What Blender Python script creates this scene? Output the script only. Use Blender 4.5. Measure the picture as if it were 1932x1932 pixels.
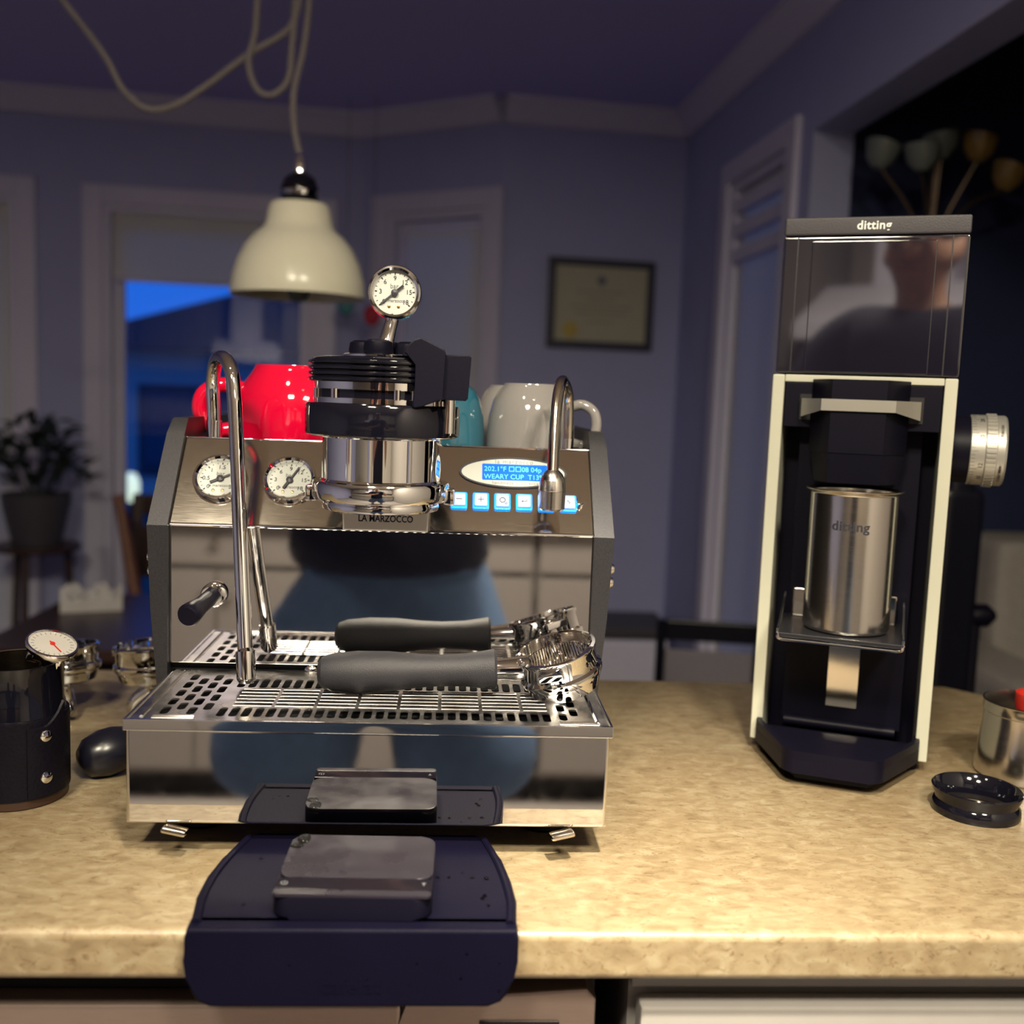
import bpy, bmesh, math, random
from math import sin, cos, pi, radians as rad
from mathutils import Matrix, Vector
from mathutils.geometry import delaunay_2d_cdt

random.seed(7)
for o in list(bpy.data.objects):
    bpy.data.objects.remove(o)
SC = bpy.context.scene
COL = SC.collection
ZC = 0.92                      # height of the counter top above the floor

# ------------------------------------------------------------------ camera
cam = bpy.data.cameras.new('camera')
camo = bpy.data.objects.new('camera', cam)
COL.objects.link(camo)
YAW, PIT, ROLL = rad(3.6), rad(6.35), 0.037
fw = Vector((sin(YAW) * cos(PIT), cos(YAW) * cos(PIT), -sin(PIT)))
rt = Vector((cos(YAW), -sin(YAW), 0))
up = rt.cross(fw)
R_ = rt * cos(ROLL) + up * sin(ROLL)
U_ = up * cos(ROLL) - rt * sin(ROLL)
m = Matrix((R_, U_, -fw)).transposed().to_4x4()
m.translation = Vector((0, 0, ZC + 0.357))
camo.matrix_world = m
cam.sensor_width = 36
cam.lens = 36 * 1937 / 1932
cam.clip_start = 0.02
cam.clip_end = 200
cam.dof.use_dof = True
cam.dof.focus_distance = 0.86
cam.dof.aperture_fstop = 3.9
SC.camera = camo

# ------------------------------------------------------------------ world / exposure
w = bpy.data.worlds.new('dusk')
SC.world = w
w.use_nodes = True
w.node_tree.nodes['Background'].inputs[0].default_value = (0.012, 0.11, 0.56, 1)
w.node_tree.nodes['Background'].inputs[1].default_value = 1.35
SC.view_settings.view_transform = 'Standard'
SC.view_settings.look = 'None'
SC.view_settings.exposure = 0.0
SC.view_settings.gamma = 1.0
SC.view_settings.use_curve_mapping = False
SC.cycles.max_bounces = 8
SC.cycles.glossy_bounces = 5
SC.cycles.caustics_reflective = False
SC.cycles.caustics_refractive = False

# ceiling fixtures: (x, y, power, shape)
DOWNLIGHTS = [(-0.50, 0.26, 4.0, 140, 'above the steam wand side of the machine'), (0.15, -0.04, 5.2, 34, 'between the machine and the grinder')]
PANELS = [(-0.42, -0.62, 56.0, 'in front of the range hood'), (0.50, -0.62, 56.0, 'in front of the wall cabinets')]
CEIL = 1.52                    # ceiling height above the counter top
WARM = (1.0, 0.89, 0.67)


# ------------------------------------------------------------------ helpers
def tag(o, label=None, cat=None, group=None, kind=None):
    if label: o['label'] = label
    if cat: o['category'] = cat
    if group: o['group'] = group
    if kind: o['kind'] = kind
    return o


def thing(name, label, cat, loc=(0, 0, 0), rotz=0, group=None, kind=None):
    o = bpy.data.objects.new(name, None)
    o.empty_display_size = 0.05
    COL.objects.link(o)
    o.location = (loc[0], loc[1], loc[2] + ZC)
    o.rotation_euler = (0, 0, rotz)
    return tag(o, label, cat, group, kind)


def obj(name, bm, mat, parent=None, mtx=None, smooth=True, ang=0.6, label=None, rel=None, kind=None):
    """one mesh object; rel = the root's own (x,y,z) when the mesh is drawn in counter coordinates"""
    if mtx is not None:
        bmesh.ops.transform(bm, matrix=mtx, verts=bm.verts)
    if rel is not None:
        bmesh.ops.translate(bm, vec=-Vector(rel), verts=bm.verts)
    bmesh.ops.recalc_face_normals(bm, faces=bm.faces)
    me = bpy.data.meshes.new(name)
    bm.to_mesh(me)
    bm.free()
    o = bpy.data.objects.new(name, me)
    COL.objects.link(o)
    if mat: me.materials.append(mat)
    if smooth:
        for p in me.polygons: p.use_smooth = True
        me.set_sharp_from_angle(angle=ang)
        ar = sorted(p.area for p in me.polygons)
        if ar and ar[-1] > 12 * ar[len(ar) // 2] and ar[-1] > 1e-5:
            wn = o.modifiers.new('weighted_normals', 'WEIGHTED_NORMAL')
            wn.keep_sharp = True
            wn.weight = 100
    if parent: o.parent = parent
    if label: o['label'] = label
    if kind: o['kind'] = kind
    return o


def struct(name, bm, mat, label=None, **k):
    o = obj(name, bm, mat, smooth=k.pop('smooth', False), **k)
    o.location.z = ZC
    o['kind'] = 'structure'
    o['label'] = label or name.replace('_', ' ')
    return o


def add(bm, other):
    me = bpy.data.meshes.new('tmp')
    other.to_mesh(me)
    other.free()
    bm.from_mesh(me)
    bpy.data.meshes.remove(me)
    return bm


def join(*bms):
    b = bms[0]
    for o in bms[1:]: add(b, o)
    return b


def box(x0, x1, y0, y1, z0, z1, bev=0.0, seg=2):
    bm = bmesh.new()
    bmesh.ops.create_cube(bm, size=1)
    for v in bm.verts:
        v.co = Vector(((x0 + x1) / 2 + v.co.x * (x1 - x0), (y0 + y1) / 2 + v.co.y * (y1 - y0), (z0 + z1) / 2 + v.co.z * (z1 - z0)))
    if bev > 0:
        bmesh.ops.bevel(bm, geom=list(bm.edges), offset=bev, segments=seg, profile=0.5, affect='EDGES')
    return bm


def lathe(prof, seg=48, mtx=None):
    """prof: list of (r, z); closes onto the axis where r == 0"""
    bm = bmesh.new()
    rings = []
    for r, z in prof:
        if r < 1e-6:
            rings.append([bm.verts.new((0, 0, z))])
        else:
            rings.append([bm.verts.new((r * cos(2 * pi * i / seg), r * sin(2 * pi * i / seg), z)) for i in range(seg)])
    for a, b in zip(rings, rings[1:]):
        if len(a) == 1 and len(b) == 1: continue
        for i in range(seg):
            j = (i + 1) % seg
            if len(a) == 1: bm.faces.new((a[0], b[i], b[j]))
            elif len(b) == 1: bm.faces.new((a[i], a[j], b[0]))
            else: bm.faces.new((a[i], a[j], b[j], b[i]))
    if mtx is not None: bmesh.ops.transform(bm, matrix=mtx, verts=bm.verts)
    return bm


def spline(pts, n=8):
    P = [Vector(p) for p in pts]
    P = [P[0] * 2 - P[1]] + P + [P[-1] * 2 - P[-2]]
    out = []
    for i in range(1, len(P) - 2):
        a, b, c, d = P[i - 1:i + 3]
        for k in range(n):
            t = k / n
            out.append(0.5 * ((2 * b) + (c - a) * t + (2 * a - 5 * b + 4 * c - d) * t * t + (3 * b - a - 3 * c + d) * t ** 3))
    out.append(P[-2])
    return out


def tube(pts, r, seg=14, caps=True, closed=False):
    P = [Vector(p) for p in pts]
    n = len(P)
    rr = r if isinstance(r, (list, tuple)) else [r] * n
    bm = bmesh.new()
    nrm = None
    rings = []
    for i in range(n):
        if closed: t = P[(i + 1) % n] - P[i - 1]
        else: t = P[min(i + 1, n - 1)] - P[max(i - 1, 0)]
        t.normalize()
        if nrm is None:
            nrm = t.orthogonal().normalized()
        nrm = (nrm - t * nrm.dot(t)).normalized()
        b = t.cross(nrm)
        rings.append([bm.verts.new(P[i] + (nrm * cos(2 * pi * k / seg) + b * sin(2 * pi * k / seg)) * rr[i]) for k in range(seg)])
    m_ = n if closed else n - 1
    for i in range(m_):
        a, b = rings[i], rings[(i + 1) % n]
        for k in range(seg):
            j = (k + 1) % seg
            bm.faces.new((a[k], a[j], b[j], b[k]))
    if caps and not closed:
        bm.faces.new(rings[0][::-1])
        bm.faces.new(rings[-1])
    return bm


def prism(poly, a0, a1, axis='z', bev=0.0, seg=2, rim_only=True):
    """poly of 2-D points extruded along axis: z -> (x,y); x -> (y,z); y -> (x,z)"""
    f = {'z': lambda p, a: (p[0], p[1], a), 'x': lambda p, a: (a, p[0], p[1]), 'y': lambda p, a: (p[0], a, p[1])}[axis]
    bm = bmesh.new()
    lo = [bm.verts.new(f(p, a0)) for p in poly]
    hi = [bm.verts.new(f(p, a1)) for p in poly]
    bm.faces.new(lo[::-1])
    bm.faces.new(hi)
    n = len(poly)
    for i in range(n):
        j = (i + 1) % n
        bm.faces.new((lo[i], lo[j], hi[j], hi[i]))
    if bev > 0:
        es = [e for e in bm.edges if (e.verts[0] in lo) == (e.verts[1] in lo)]
        bmesh.ops.bevel(bm, geom=es, offset=bev, segments=seg, profile=0.5, affect='EDGES')
    return bm


def rrect(x0, x1, y0, y1, r, n=5):
    out = []
    for cx, cy, a in ((x1 - r, y1 - r, 0), (x0 + r, y1 - r, 90), (x0 + r, y0 + r, 180), (x1 - r, y0 + r, 270)):
        for k in range(n + 1):
            t = rad(a + 90 * k / n)
            out.append((cx + r * cos(t), cy + r * sin(t)))
    return out


def circle(cx, cy, r, n=24, rx=None):
    return [(cx + (rx or r) * cos(2 * pi * k / n), cy + r * sin(2 * pi * k / n)) for k in range(n)]


def text_bm(s, size, depth=0.0003, bold=0.0, align='CENTER', sx=1.0, spacing=1.0):
    c = bpy.data.curves.new('t', 'FONT')
    c.body = s
    c.size = size
    c.align_x = align
    c.align_y = 'CENTER'
    c.extrude = depth
    c.offset = bold
    c.resolution_u = 3
    c.space_character = spacing
    o = bpy.data.objects.new('t', c)
    COL.objects.link(o)
    dg = bpy.context.evaluated_depsgraph_get()
    me = bpy.data.meshes.new_from_object(o.evaluated_get(dg))
    bm = bmesh.new()
    bm.from_mesh(me)
    if sx != 1: bmesh.ops.scale(bm, vec=(sx, 1, 1), verts=bm.verts)
    bpy.data.objects.remove(o)
    bpy.data.curves.remove(c)
    bpy.data.meshes.remove(me)
    return bm


def frame(o, x, y, z):
    m = Matrix((Vector(x), Vector(y), Vector(z))).transposed().to_4x4()
    m.translation = Vector(o)
    return m


def T(x, y, z): return Matrix.Translation((x, y, z))
def RX(a): return Matrix.Rotation(rad(a), 4, 'X')
def RY(a): return Matrix.Rotation(rad(a), 4, 'Y')
def RZ(a): return Matrix.Rotation(rad(a), 4, 'Z')


def copy_tree(o, parent=None):
    c = o.copy()
    COL.objects.link(c)
    c.parent = parent
    for ch in [x for x in bpy.data.objects if x.parent is o]:
        copy_tree(ch, c)
    return c


# ------------------------------------------------------------------ materials
MATS = {}


def mat(name, col, rough=0.5, metal=0.0, noise=0.0, scale=30, bump=0.0, bscale=200, emit=None, es=0.0, spec=0.5, coat=0.0, stretch=None, rvar=0.0, trans=0.0, ior=1.5):
    if name in MATS: return MATS[name]
    m = bpy.data.materials.new(name)
    m.use_nodes = True
    nt = m.node_tree
    N, L = nt.nodes, nt.links
    b = N['Principled BSDF']
    b.inputs['Roughness'].default_value = rough
    b.inputs['Metallic'].default_value = metal
    b.inputs['Specular IOR Level'].default_value = spec
    b.inputs['Coat Weight'].default_value = coat
    b.inputs['Coat Roughness'].default_value = 0.03
    b.inputs['Transmission Weight'].default_value = trans
    b.inputs['IOR'].default_value = ior
    tc = N.new('ShaderNodeTexCoord')
    src = tc.outputs['Object']
    if stretch:
        mp = N.new('ShaderNodeMapping')
        mp.inputs['Scale'].default_value = stretch
        L.new(src, mp.inputs[0])
        src = mp.outputs[0]
    nz = N.new('ShaderNodeTexNoise')
    nz.inputs['Scale'].default_value = scale
    nz.inputs['Detail'].default_value = 4
    L.new(src, nz.inputs['Vector'])
    mx = N.new('ShaderNodeMix')
    mx.data_type = 'RGBA'
    mx.inputs['A'].default_value = (*[c * (1 - noise) for c in col], 1)
    mx.inputs['B'].default_value = (*[min(1, c * (1 + noise)) for c in col], 1)
    L.new(nz.outputs['Fac'], mx.inputs['Factor'])
    L.new(mx.outputs['Result'], b.inputs['Base Color'])
    if rvar:
        mr = N.new('ShaderNodeMapRange')
        mr.inputs['From Min'].default_value = 0.35
        mr.inputs['From Max'].default_value = 0.7
        mr.inputs['To Min'].default_value = max(0, rough - rvar)
        mr.inputs['To Max'].default_value = rough + rvar
        L.new(nz.outputs['Fac'], mr.inputs['Value'])
        L.new(mr.outputs['Result'], b.inputs['Roughness'])
    if bump:
        n2 = N.new('ShaderNodeTexNoise')
        n2.inputs['Scale'].default_value = bscale
        n2.inputs['Detail'].default_value = 3
        L.new(src, n2.inputs['Vector'])
        bp = N.new('ShaderNodeBump')
        bp.inputs['Strength'].default_value = bump
        bp.inputs['Distance'].default_value = 0.002
        L.new(n2.outputs['Fac'], bp.inputs['Height'])
        L.new(bp.outputs['Normal'], b.inputs['Normal'])
    if emit:
        b.inputs['Emission Color'].default_value = (*emit, 1)
        b.inputs['Emission Strength'].default_value = es
    MATS[name] = m
    return m


def counter_mat():
    m = bpy.data.materials.new('laminate_stone')
    m.use_nodes = True
    N, L = m.node_tree.nodes, m.node_tree.links
    b = N['Principled BSDF']
    tc = N.new('ShaderNodeTexCoord')
    mp = N.new('ShaderNodeMapping')
    mp.inputs['Rotation'].default_value = (0, 0, 0.5)
    mp.inputs['Scale'].default_value = (1, 1.9, 1.4)
    L.new(tc.outputs['Object'], mp.inputs[0])
    n1 = N.new('ShaderNodeTexNoise'); n1.inputs['Scale'].default_value = 55; n1.inputs['Detail'].default_value = 7; n1.inputs['Distortion'].default_value = 0.8
    n2 = N.new('ShaderNodeTexNoise'); n2.inputs['Scale'].default_value = 7; n2.inputs['Detail'].default_value = 3
    v = N.new('ShaderNodeTexVoronoi'); v.inputs['Scale'].default_value = 75; v.inputs['Randomness'].default_value = 1
    wv = N.new('ShaderNodeVectorMath'); wv.operation = 'MULTIPLY_ADD'; wv.inputs[1].default_value = (0.03, 0.03, 0.03)
    L.new(n1.outputs['Color'], wv.inputs[0]); L.new(mp.outputs[0], wv.inputs[2])
    L.new(mp.outputs[0], n1.inputs['Vector']); L.new(tc.outputs['Object'], n2.inputs['Vector']); L.new(wv.outputs[0], v.inputs['Vector'])
    r1 = N.new('ShaderNodeValToRGB')
    r1.color_ramp.elements[0].position = 0.30; r1.color_ramp.elements[0].color = (0.184, 0.139, 0.086, 1)
    r1.color_ramp.elements[1].position = 0.70; r1.color_ramp.elements[1].color = (0.287, 0.245, 0.168, 1)
    e = r1.color_ramp.elements.new(0.5); e.color = (0.237, 0.187, 0.118, 1)
    L.new(n1.outputs['Fac'], r1.inputs[0])
    mx = N.new('ShaderNodeMix'); mx.data_type = 'RGBA'; mx.blend_type = 'MULTIPLY'; mx.inputs['Factor'].default_value = 0.55
    r2 = N.new('ShaderNodeValToRGB')
    r2.color_ramp.elements[0].position = 0.0; r2.color_ramp.elements[0].color = (0.81, 0.77, 0.70, 1)
    r2.color_ramp.elements[1].position = 0.9; r2.color_ramp.elements[1].color = (1.0, 0.98, 0.94, 1)
    L.new(v.outputs['Color'], r2.inputs[0])
    L.new(r1.outputs[0], mx.inputs['A']); L.new(r2.outputs[0], mx.inputs['B'])
    m2 = N.new('ShaderNodeMix'); m2.data_type = 'RGBA'; m2.blend_type = 'MULTIPLY'; m2.inputs['Factor'].default_value = 0.5
    r3 = N.new('ShaderNodeValToRGB')
    r3.color_ramp.elements[0].position = 0.35; r3.color_ramp.elements[0].color = (0.83, 0.75, 0.67, 1)
    r3.color_ramp.elements[1].position = 0.65; r3.color_ramp.elements[1].color = (1, 1, 1, 1)
    L.new(n2.outputs['Fac'], r3.inputs[0])
    L.new(mx.outputs['Result'], m2.inputs['A']); L.new(r3.outputs[0], m2.inputs['B'])
    n3 = N.new('ShaderNodeTexNoise'); n3.inputs['Scale'].default_value = 130; n3.inputs['Detail'].default_value = 8; n3.inputs['Roughness'].default_value = 0.65; n3.inputs['Distortion'].default_value = 1.2
    L.new(mp.outputs[0], n3.inputs['Vector'])
    r4 = N.new('ShaderNodeValToRGB')
    r4.color_ramp.elements[0].position = 0.34; r4.color_ramp.elements[0].color = (0.55, 0.46, 0.38, 1)
    r4.color_ramp.elements[1].position = 0.45; r4.color_ramp.elements[1].color = (1, 1, 1, 1)
    L.new(n3.outputs['Fac'], r4.inputs[0])
    m3 = N.new('ShaderNodeMix'); m3.data_type = 'RGBA'; m3.blend_type = 'MULTIPLY'; m3.inputs['Factor'].default_value = 0.8
    L.new(m2.outputs['Result'], m3.inputs['A']); L.new(r4.outputs[0], m3.inputs['B'])
    L.new(m3.outputs['Result'], b.inputs['Base Color'])
    b.inputs['Roughness'].default_value = 0.38
    bp = N.new('ShaderNodeBump'); bp.inputs['Strength'].default_value = 0.12; bp.inputs['Distance'].default_value = 0.001
    L.new(n1.outputs['Fac'], bp.inputs['Height']); L.new(bp.outputs['Normal'], b.inputs['Normal'])
    return m


def wood_floor_mat():
    m = bpy.data.materials.new('dark_floorboards')
    m.use_nodes = True
    N, L = m.node_tree.nodes, m.node_tree.links
    b = N['Principled BSDF']
    tc = N.new('ShaderNodeTexCoord')
    mp = N.new('ShaderNodeMapping'); mp.inputs['Scale'].default_value = (1, 9, 1)
    n = N.new('ShaderNodeTexNoise'); n.inputs['Scale'].default_value = 4; n.inputs['Detail'].default_value = 6
    L.new(tc.outputs['Object'], mp.inputs[0]); L.new(mp.outputs[0], n.inputs['Vector'])
    r = N.new('ShaderNodeValToRGB')
    r.color_ramp.elements[0].color = (0.035, 0.014, 0.010, 1)
    r.color_ramp.elements[1].color = (0.11, 0.045, 0.028, 1)
    L.new(n.outputs['Fac'], r.inputs[0]); L.new(r.outputs[0], b.inputs['Base Color'])
    b.inputs['Roughness'].default_value = 0.22
    return m


def pane_mat():
    m = bpy.data.materials.new('window_glass')
    m.use_nodes = True
    N, L = m.node_tree.nodes, m.node_tree.links
    for x in list(N):
        if x.type != 'OUTPUT_MATERIAL': N.remove(x)
    t = N.new('ShaderNodeBsdfTransparent'); g = N.new('ShaderNodeBsdfGlossy'); g.inputs['Roughness'].default_value = 0.02
    t.inputs[0].default_value = (0.93, 0.96, 1, 1)
    f = N.new('ShaderNodeFresnel'); mx = N.new('ShaderNodeMixShader')
    L.new(f.outputs[0], mx.inputs[0]); L.new(t.outputs[0], mx.inputs[1]); L.new(g.outputs[0], mx.inputs[2])
    L.new(mx.outputs[0], N['Material Output'].inputs[0])
    return m


def blind_mat():
    m = bpy.data.materials.new('blind_fabric')
    m.use_nodes = True
    N, L = m.node_tree.nodes, m.node_tree.links
    for x in list(N):
        if x.type != 'OUTPUT_MATERIAL': N.remove(x)
    d = N.new('ShaderNodeBsdfDiffuse'); t = N.new('ShaderNodeBsdfTranslucent'); mx = N.new('ShaderNodeMixShader')
    tc = N.new('ShaderNodeTexCoord'); n = N.new('ShaderNodeTexNoise'); n.inputs['Scale'].default_value = 300
    r = N.new('ShaderNodeMapRange'); r.inputs['To Min'].default_value = 0.42; r.inputs['To Max'].default_value = 0.48
    L.new(tc.outputs['Object'], n.inputs['Vector']); L.new(n.outputs['Fac'], r.inputs['Value'])
    d.inputs[0].default_value = (0.95, 0.94, 0.95, 1)
    t.inputs[0].default_value = (1.0, 1.0, 0.92, 1)
    L.new(r.outputs[0], mx.inputs[0])
    L.new(d.outputs[0], mx.inputs[1]); L.new(t.outputs[0], mx.inputs[2])
    L.new(mx.outputs[0], N['Material Output'].inputs[0])
    return m


M_COUNTER = counter_mat()
M_FLOOR = wood_floor_mat()
M_PANE = pane_mat()
M_BLIND = blind_mat()
M_MIRROR = mat('polished_steel', (0.74, 0.73, 0.74), 0.035, 1, noise=0.03, scale=60, rvar=0.012)
M_CHROME = mat('chrome', (0.83, 0.83, 0.84), 0.045, 1)
M_BRUSH = mat('brushed_steel', (0.68, 0.63, 0.57), 0.10, 1, noise=0.05, scale=90, stretch=(1, 30, 30), rvar=0.015)
M_GRILLE = mat('tray_steel', (0.66, 0.64, 0.63), 0.24, 1, noise=0.12, scale=40, rvar=0.08)
M_CUPSTEEL = mat('satin_steel', (0.68, 0.65, 0.62), 0.20, 1, noise=0.05, scale=60, stretch=(1, 1, 40), rvar=0.04)
M_BLACK = mat('black_plastic', (0.0038, 0.0034, 0.0095), 0.42, spec=0.13, noise=0.1, bump=0.05, bscale=900)
M_GLOSSBLACK = mat('gloss_black', (0.004, 0.004, 0.008), 0.07, noise=0.1)
M_RUBBER = mat('black_rubber', (0.0032, 0.0028, 0.0095), 0.5, spec=0.04, noise=0.25, scale=14, bump=0.12, bscale=700)
M_PAINTBLK = mat('black_powder_coat', (0.042, 0.041, 0.048), 0.40, 0.6, noise=0.5, scale=900, bump=0.06, bscale=1100)
M_GRIP = mat('grip_rubber', (0.014, 0.0135, 0.019), 0.55, spec=0.35, noise=0.2, bump=0.25, bscale=1200)
M_DARK = mat('dark_void', (0.004, 0.004, 0.007), 0.7)
M_WHITE = mat('white_enamel', (0.50, 0.50, 0.42), 0.28, noise=0.03)
M_DIALW = mat('dial_white', (0.56, 0.58, 0.56), 0.4, noise=0.02)
M_INK = mat('black_print', (0.02, 0.02, 0.03), 0.5)
M_INKG = mat('grey_print', (0.18, 0.19, 0.21), 0.5)
M_WPRINT = mat('white_print', (0.85, 0.85, 0.80), 0.5)
M_RED = mat('red_glaze', (0.62, 0.002, 0.034), 0.06, coat=0.6, noise=0.05)
M_BLUEGL = mat('teal_glaze', (0.025, 0.13, 0.20), 0.06, coat=0.6, noise=0.15, scale=20)
M_GREYGL = mat('grey_glaze', (0.24, 0.23, 0.23), 0.06, coat=0.6, noise=0.05)
M_CREAM = mat('cream_enamel', (0.82, 0.80, 0.66), 0.22, noise=0.03)
M_WALL = mat('wall_paint', (0.43, 0.45, 0.72), 0.8, noise=0.05, scale=8)
M_WALLK = mat('kitchen_wall_paint', (0.36, 0.33, 0.31), 0.8, noise=0.05, scale=8)
M_UNLIT = mat('unlit_room_navy', (0.014, 0.022, 0.075), 0.8, noise=0.2, scale=3)  # navy stands in for the lack of light in the next room
M_TRIM = mat('trim_paint', (0.72, 0.70, 0.88), 0.5, noise=0.04)
M_CEILDIM = mat('ceiling_dim_tint', (0.56, 0.52, 0.96), 0.9, noise=0.03)  # mauve stands in for the dimmer light on the dining half of the ceiling
M_CEILK = mat('kitchen_ceiling_paint', (0.58, 0.51, 0.44), 0.9, noise=0.03)
M_CAB = mat('cabinet_paint', (0.22, 0.20, 0.195), 0.45, noise=0.03)
M_DWOOD = mat('dark_wood', (0.045, 0.022, 0.018), 0.35, noise=0.4, scale=6, stretch=(1, 12, 1))
M_BWOOD = mat('brown_wood', (0.17, 0.065, 0.035), 0.4, noise=0.3, scale=6, stretch=(1, 1, 8))
M_BLUELED = mat('blue_backlight', (0.02, 0.2, 0.6), 0.2, emit=(0.0, 0.22, 1.0), es=2.2)
M_CYANLED = mat('button_cap', (0.55, 0.62, 0.80), 0.25, emit=(0.35, 0.50, 1.0), es=0.28)
M_LCD = mat('lcd_blue', (0.01, 0.10, 0.5), 0.2, emit=(0.005, 0.13, 0.80), es=0.85)
M_LCDT = mat('lcd_text', (0.1, 0.6, 0.9), 0.4, emit=(0.10, 0.55, 0.95), es=0.8)
M_SKIN = mat('skin', (0.55, 0.30, 0.22), 0.5, noise=0.08, scale=20)
M_HAIR = mat('hair', (0.04, 0.025, 0.018), 0.6, noise=0.4, scale=60)
M_DENIM = mat('light_denim', (0.085, 0.15, 0.29), 0.85, noise=0.2, scale=40, bump=0.2, bscale=600)
M_NAVYTEE = mat('navy_cotton', (0.010, 0.012, 0.035), 0.9, noise=0.2, scale=40)
M_LEATHER = mat('black_leather', (0.0035, 0.003, 0.007), 0.45, spec=0.15, noise=0.3, scale=50, bump=0.3, bscale=350)
M_STEELD = mat('dishwasher_steel', (0.36, 0.28, 0.25), 0.33, 0.8, noise=0.12, scale=50, stretch=(1, 30, 30))
M_GREYCAB = mat('pale_laminate', (0.27, 0.255, 0.25), 0.45, noise=0.08, scale=25)
M_LEAF = mat('leaf', (0.015, 0.026, 0.022), 0.5, noise=0.4, scale=10)
M_SOFA = mat('sofa_fabric', (0.36, 0.33, 0.31), 0.9, noise=0.15, scale=60)
M_AMBER = mat('amber_glass', (0.24, 0.15, 0.045), 0.2, noise=0.2, scale=12)
M_FROST = mat('frosted_glass', (0.15, 0.17, 0.16), 0.35, noise=0.1, scale=12)
M_HOPPER = mat('smoked_plastic', (0.010, 0.009, 0.017), 0.035, noise=0.1, spec=0.5, ior=2.1)
M_CORD = mat('braided_cord', (0.20, 0.18, 0.19), 0.8, noise=0.2, scale=200)
M_PAPER = mat('certificate_paper', (0.52, 0.50, 0.37), 0.7, noise=0.06, scale=20)
M_GOLD = mat('gold_seal', (0.55, 0.42, 0.10), 0.5, noise=0.2)
M_HOUSE = mat('house_siding', (0.60, 0.55, 0.50), 0.8, noise=0.05, stretch=(1, 1, 30), scale=3)
M_ROOF = mat('roof_shingles', (0.06, 0.06, 0.08), 0.8, noise=0.3, scale=20)
M_GRASS = mat('lawn', (0.05, 0.06, 0.05), 0.9, noise=0.4, scale=6)
M_LIT = mat('lit_lamp_glass', (0.9, 0.9, 0.7), 0.4, emit=(0.75, 0.85, 0.55), es=1.2)
M_LAMP = mat('downlight_lens', (0.9, 0.85, 0.7), 0.4, emit=WARM, es=6.0)

# ------------------------------------------------------------------ room shell (z measured from the counter top)
FL = -ZC
A0, A1, B1, C1, D1 = (-1.846, 4.401), (-0.397, 4.558), (0.173, 4.184), (0.934, 4.275), (1.000, 2.949)
AL = (-3.2, 4.254)             # wall A carried on to the left


def wall_seg(P, Q, z0, z1, thick=0.12, holes=()):
    """wall between P and Q (thickness away from the room) with rectangular holes (s0,s1,z0,z1) in metres along P->Q"""
    P, Q = Vector((*P, 0)), Vector((*Q, 0))
    L = (Q - P).length
    d = (Q - P) / L
    n = Vector((-d.y, d.x, 0))
    ss = sorted({0, L, *[h[0] for h in holes], *[h[1] for h in holes]})
    zz = sorted({z0, z1, *[h[2] for h in holes], *[h[3] for h in holes]})
    bm = bmesh.new()
    for a, b in zip(ss, ss[1:]):
        for c, e in zip(zz, zz[1:]):
            if any(h[0] <= (a + b) / 2 <= h[1] and h[2] <= (c + e) / 2 <= h[3] for h in holes): continue
            k = box(a, b, 0, thick, c, e)
            bmesh.ops.transform(k, matrix=frame(P, d, n, (0, 0, 1)), verts=k.verts)
            add(bm, k)
    return bm


def wall_frame(P, Q):
    P, Q = Vector((*P, 0)), Vector((*Q, 0))
    d = (Q - P).normalized()
    return frame(P, d, Vector((-d.y, d.x, 0)), (0, 0, 1))


def s_on(P, Q, x):
    return (x - P[0]) / (Q[0] - P[0]) * math.hypot(Q[0] - P[0], Q[1] - P[1])


struct('floor', box(-3.4, 1.15, -2.4, 4.6, FL - 0.05, FL), M_FLOOR, 'dark wooden floor')
struct('floor_kitchen', box(-3.4, 1.08, -2.2, 0.74, FL, FL + 0.004), mat('kitchen_tile', (0.36, 0.325, 0.315), 0.5, noise=0.1, scale=3), 'pale grey kitchen floor')
struct('floor_dark', box(1.15, 4.3, 0.6, 3.1, FL - 0.05, FL), M_FLOOR, 'dark wooden floor of the next room')
struct('ceiling', box(-3.4, 1.12, 1.55, 4.6, CEIL, CEIL + 0.08), M_CEILDIM, 'ceiling over the dining area, tinted mauve in place of dim light')
struct('ceiling_kitchen', box(-3.4, 1.2, -2.4, 1.55, CEIL, CEIL + 0.08), M_CEILK, 'pale ceiling over the kitchen')

w1s = (s_on(AL, A1, -2.62), s_on(AL, A1, -1.79))
w2s = (s_on(AL, A1, -1.46), s_on(AL, A1, -0.585))
struct('wall_far_left', wall_seg(AL, A1, FL, CEIL, holes=[(*w1s, -0.75, 1.10), (*w2s, -0.82, 1.09)]), M_WALL, 'grey far wall with two tall windows')
w3s = (s_on(A1, B1, -0.29), s_on(A1, B1, 0.125))
struct('wall_far_middle', wall_seg(A1, B1, FL, CEIL, holes=[(*w3s, -0.35, 1.11)]), M_WALL, 'angled grey wall with a narrow window')
struct('wall_far_right', wall_seg(B1, C1, FL, CEIL), M_WALL, 'grey wall with the framed certificate')
DL = math.hypot(D1[0] - C1[0], D1[1] - C1[1])
d1s = (4.275 - 3.66, 4.275 - 3.11)
DE = (1.075, 0.9)
struct('wall_right', wall_seg(C1, D1, FL, CEIL, holes=[(*d1s, -0.80, 1.13)]), M_WALL, 'grey side wall with a tall blind-covered window')
struct('wall_right_header', wall_seg(D1, DE, 1.14, CEIL), M_WALL, 'wall over the wide opening to the dark room')
struct('wall_left', box(-3.4, -3.25, -2.4, 4.4, FL, CEIL), M_WALL, 'grey left wall')
struct('wall_kitchen', box(-3.4, 1.2, -2.3, -2.15, FL, CEIL), M_WALLK, 'beige kitchen wall behind the photographer')
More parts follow.
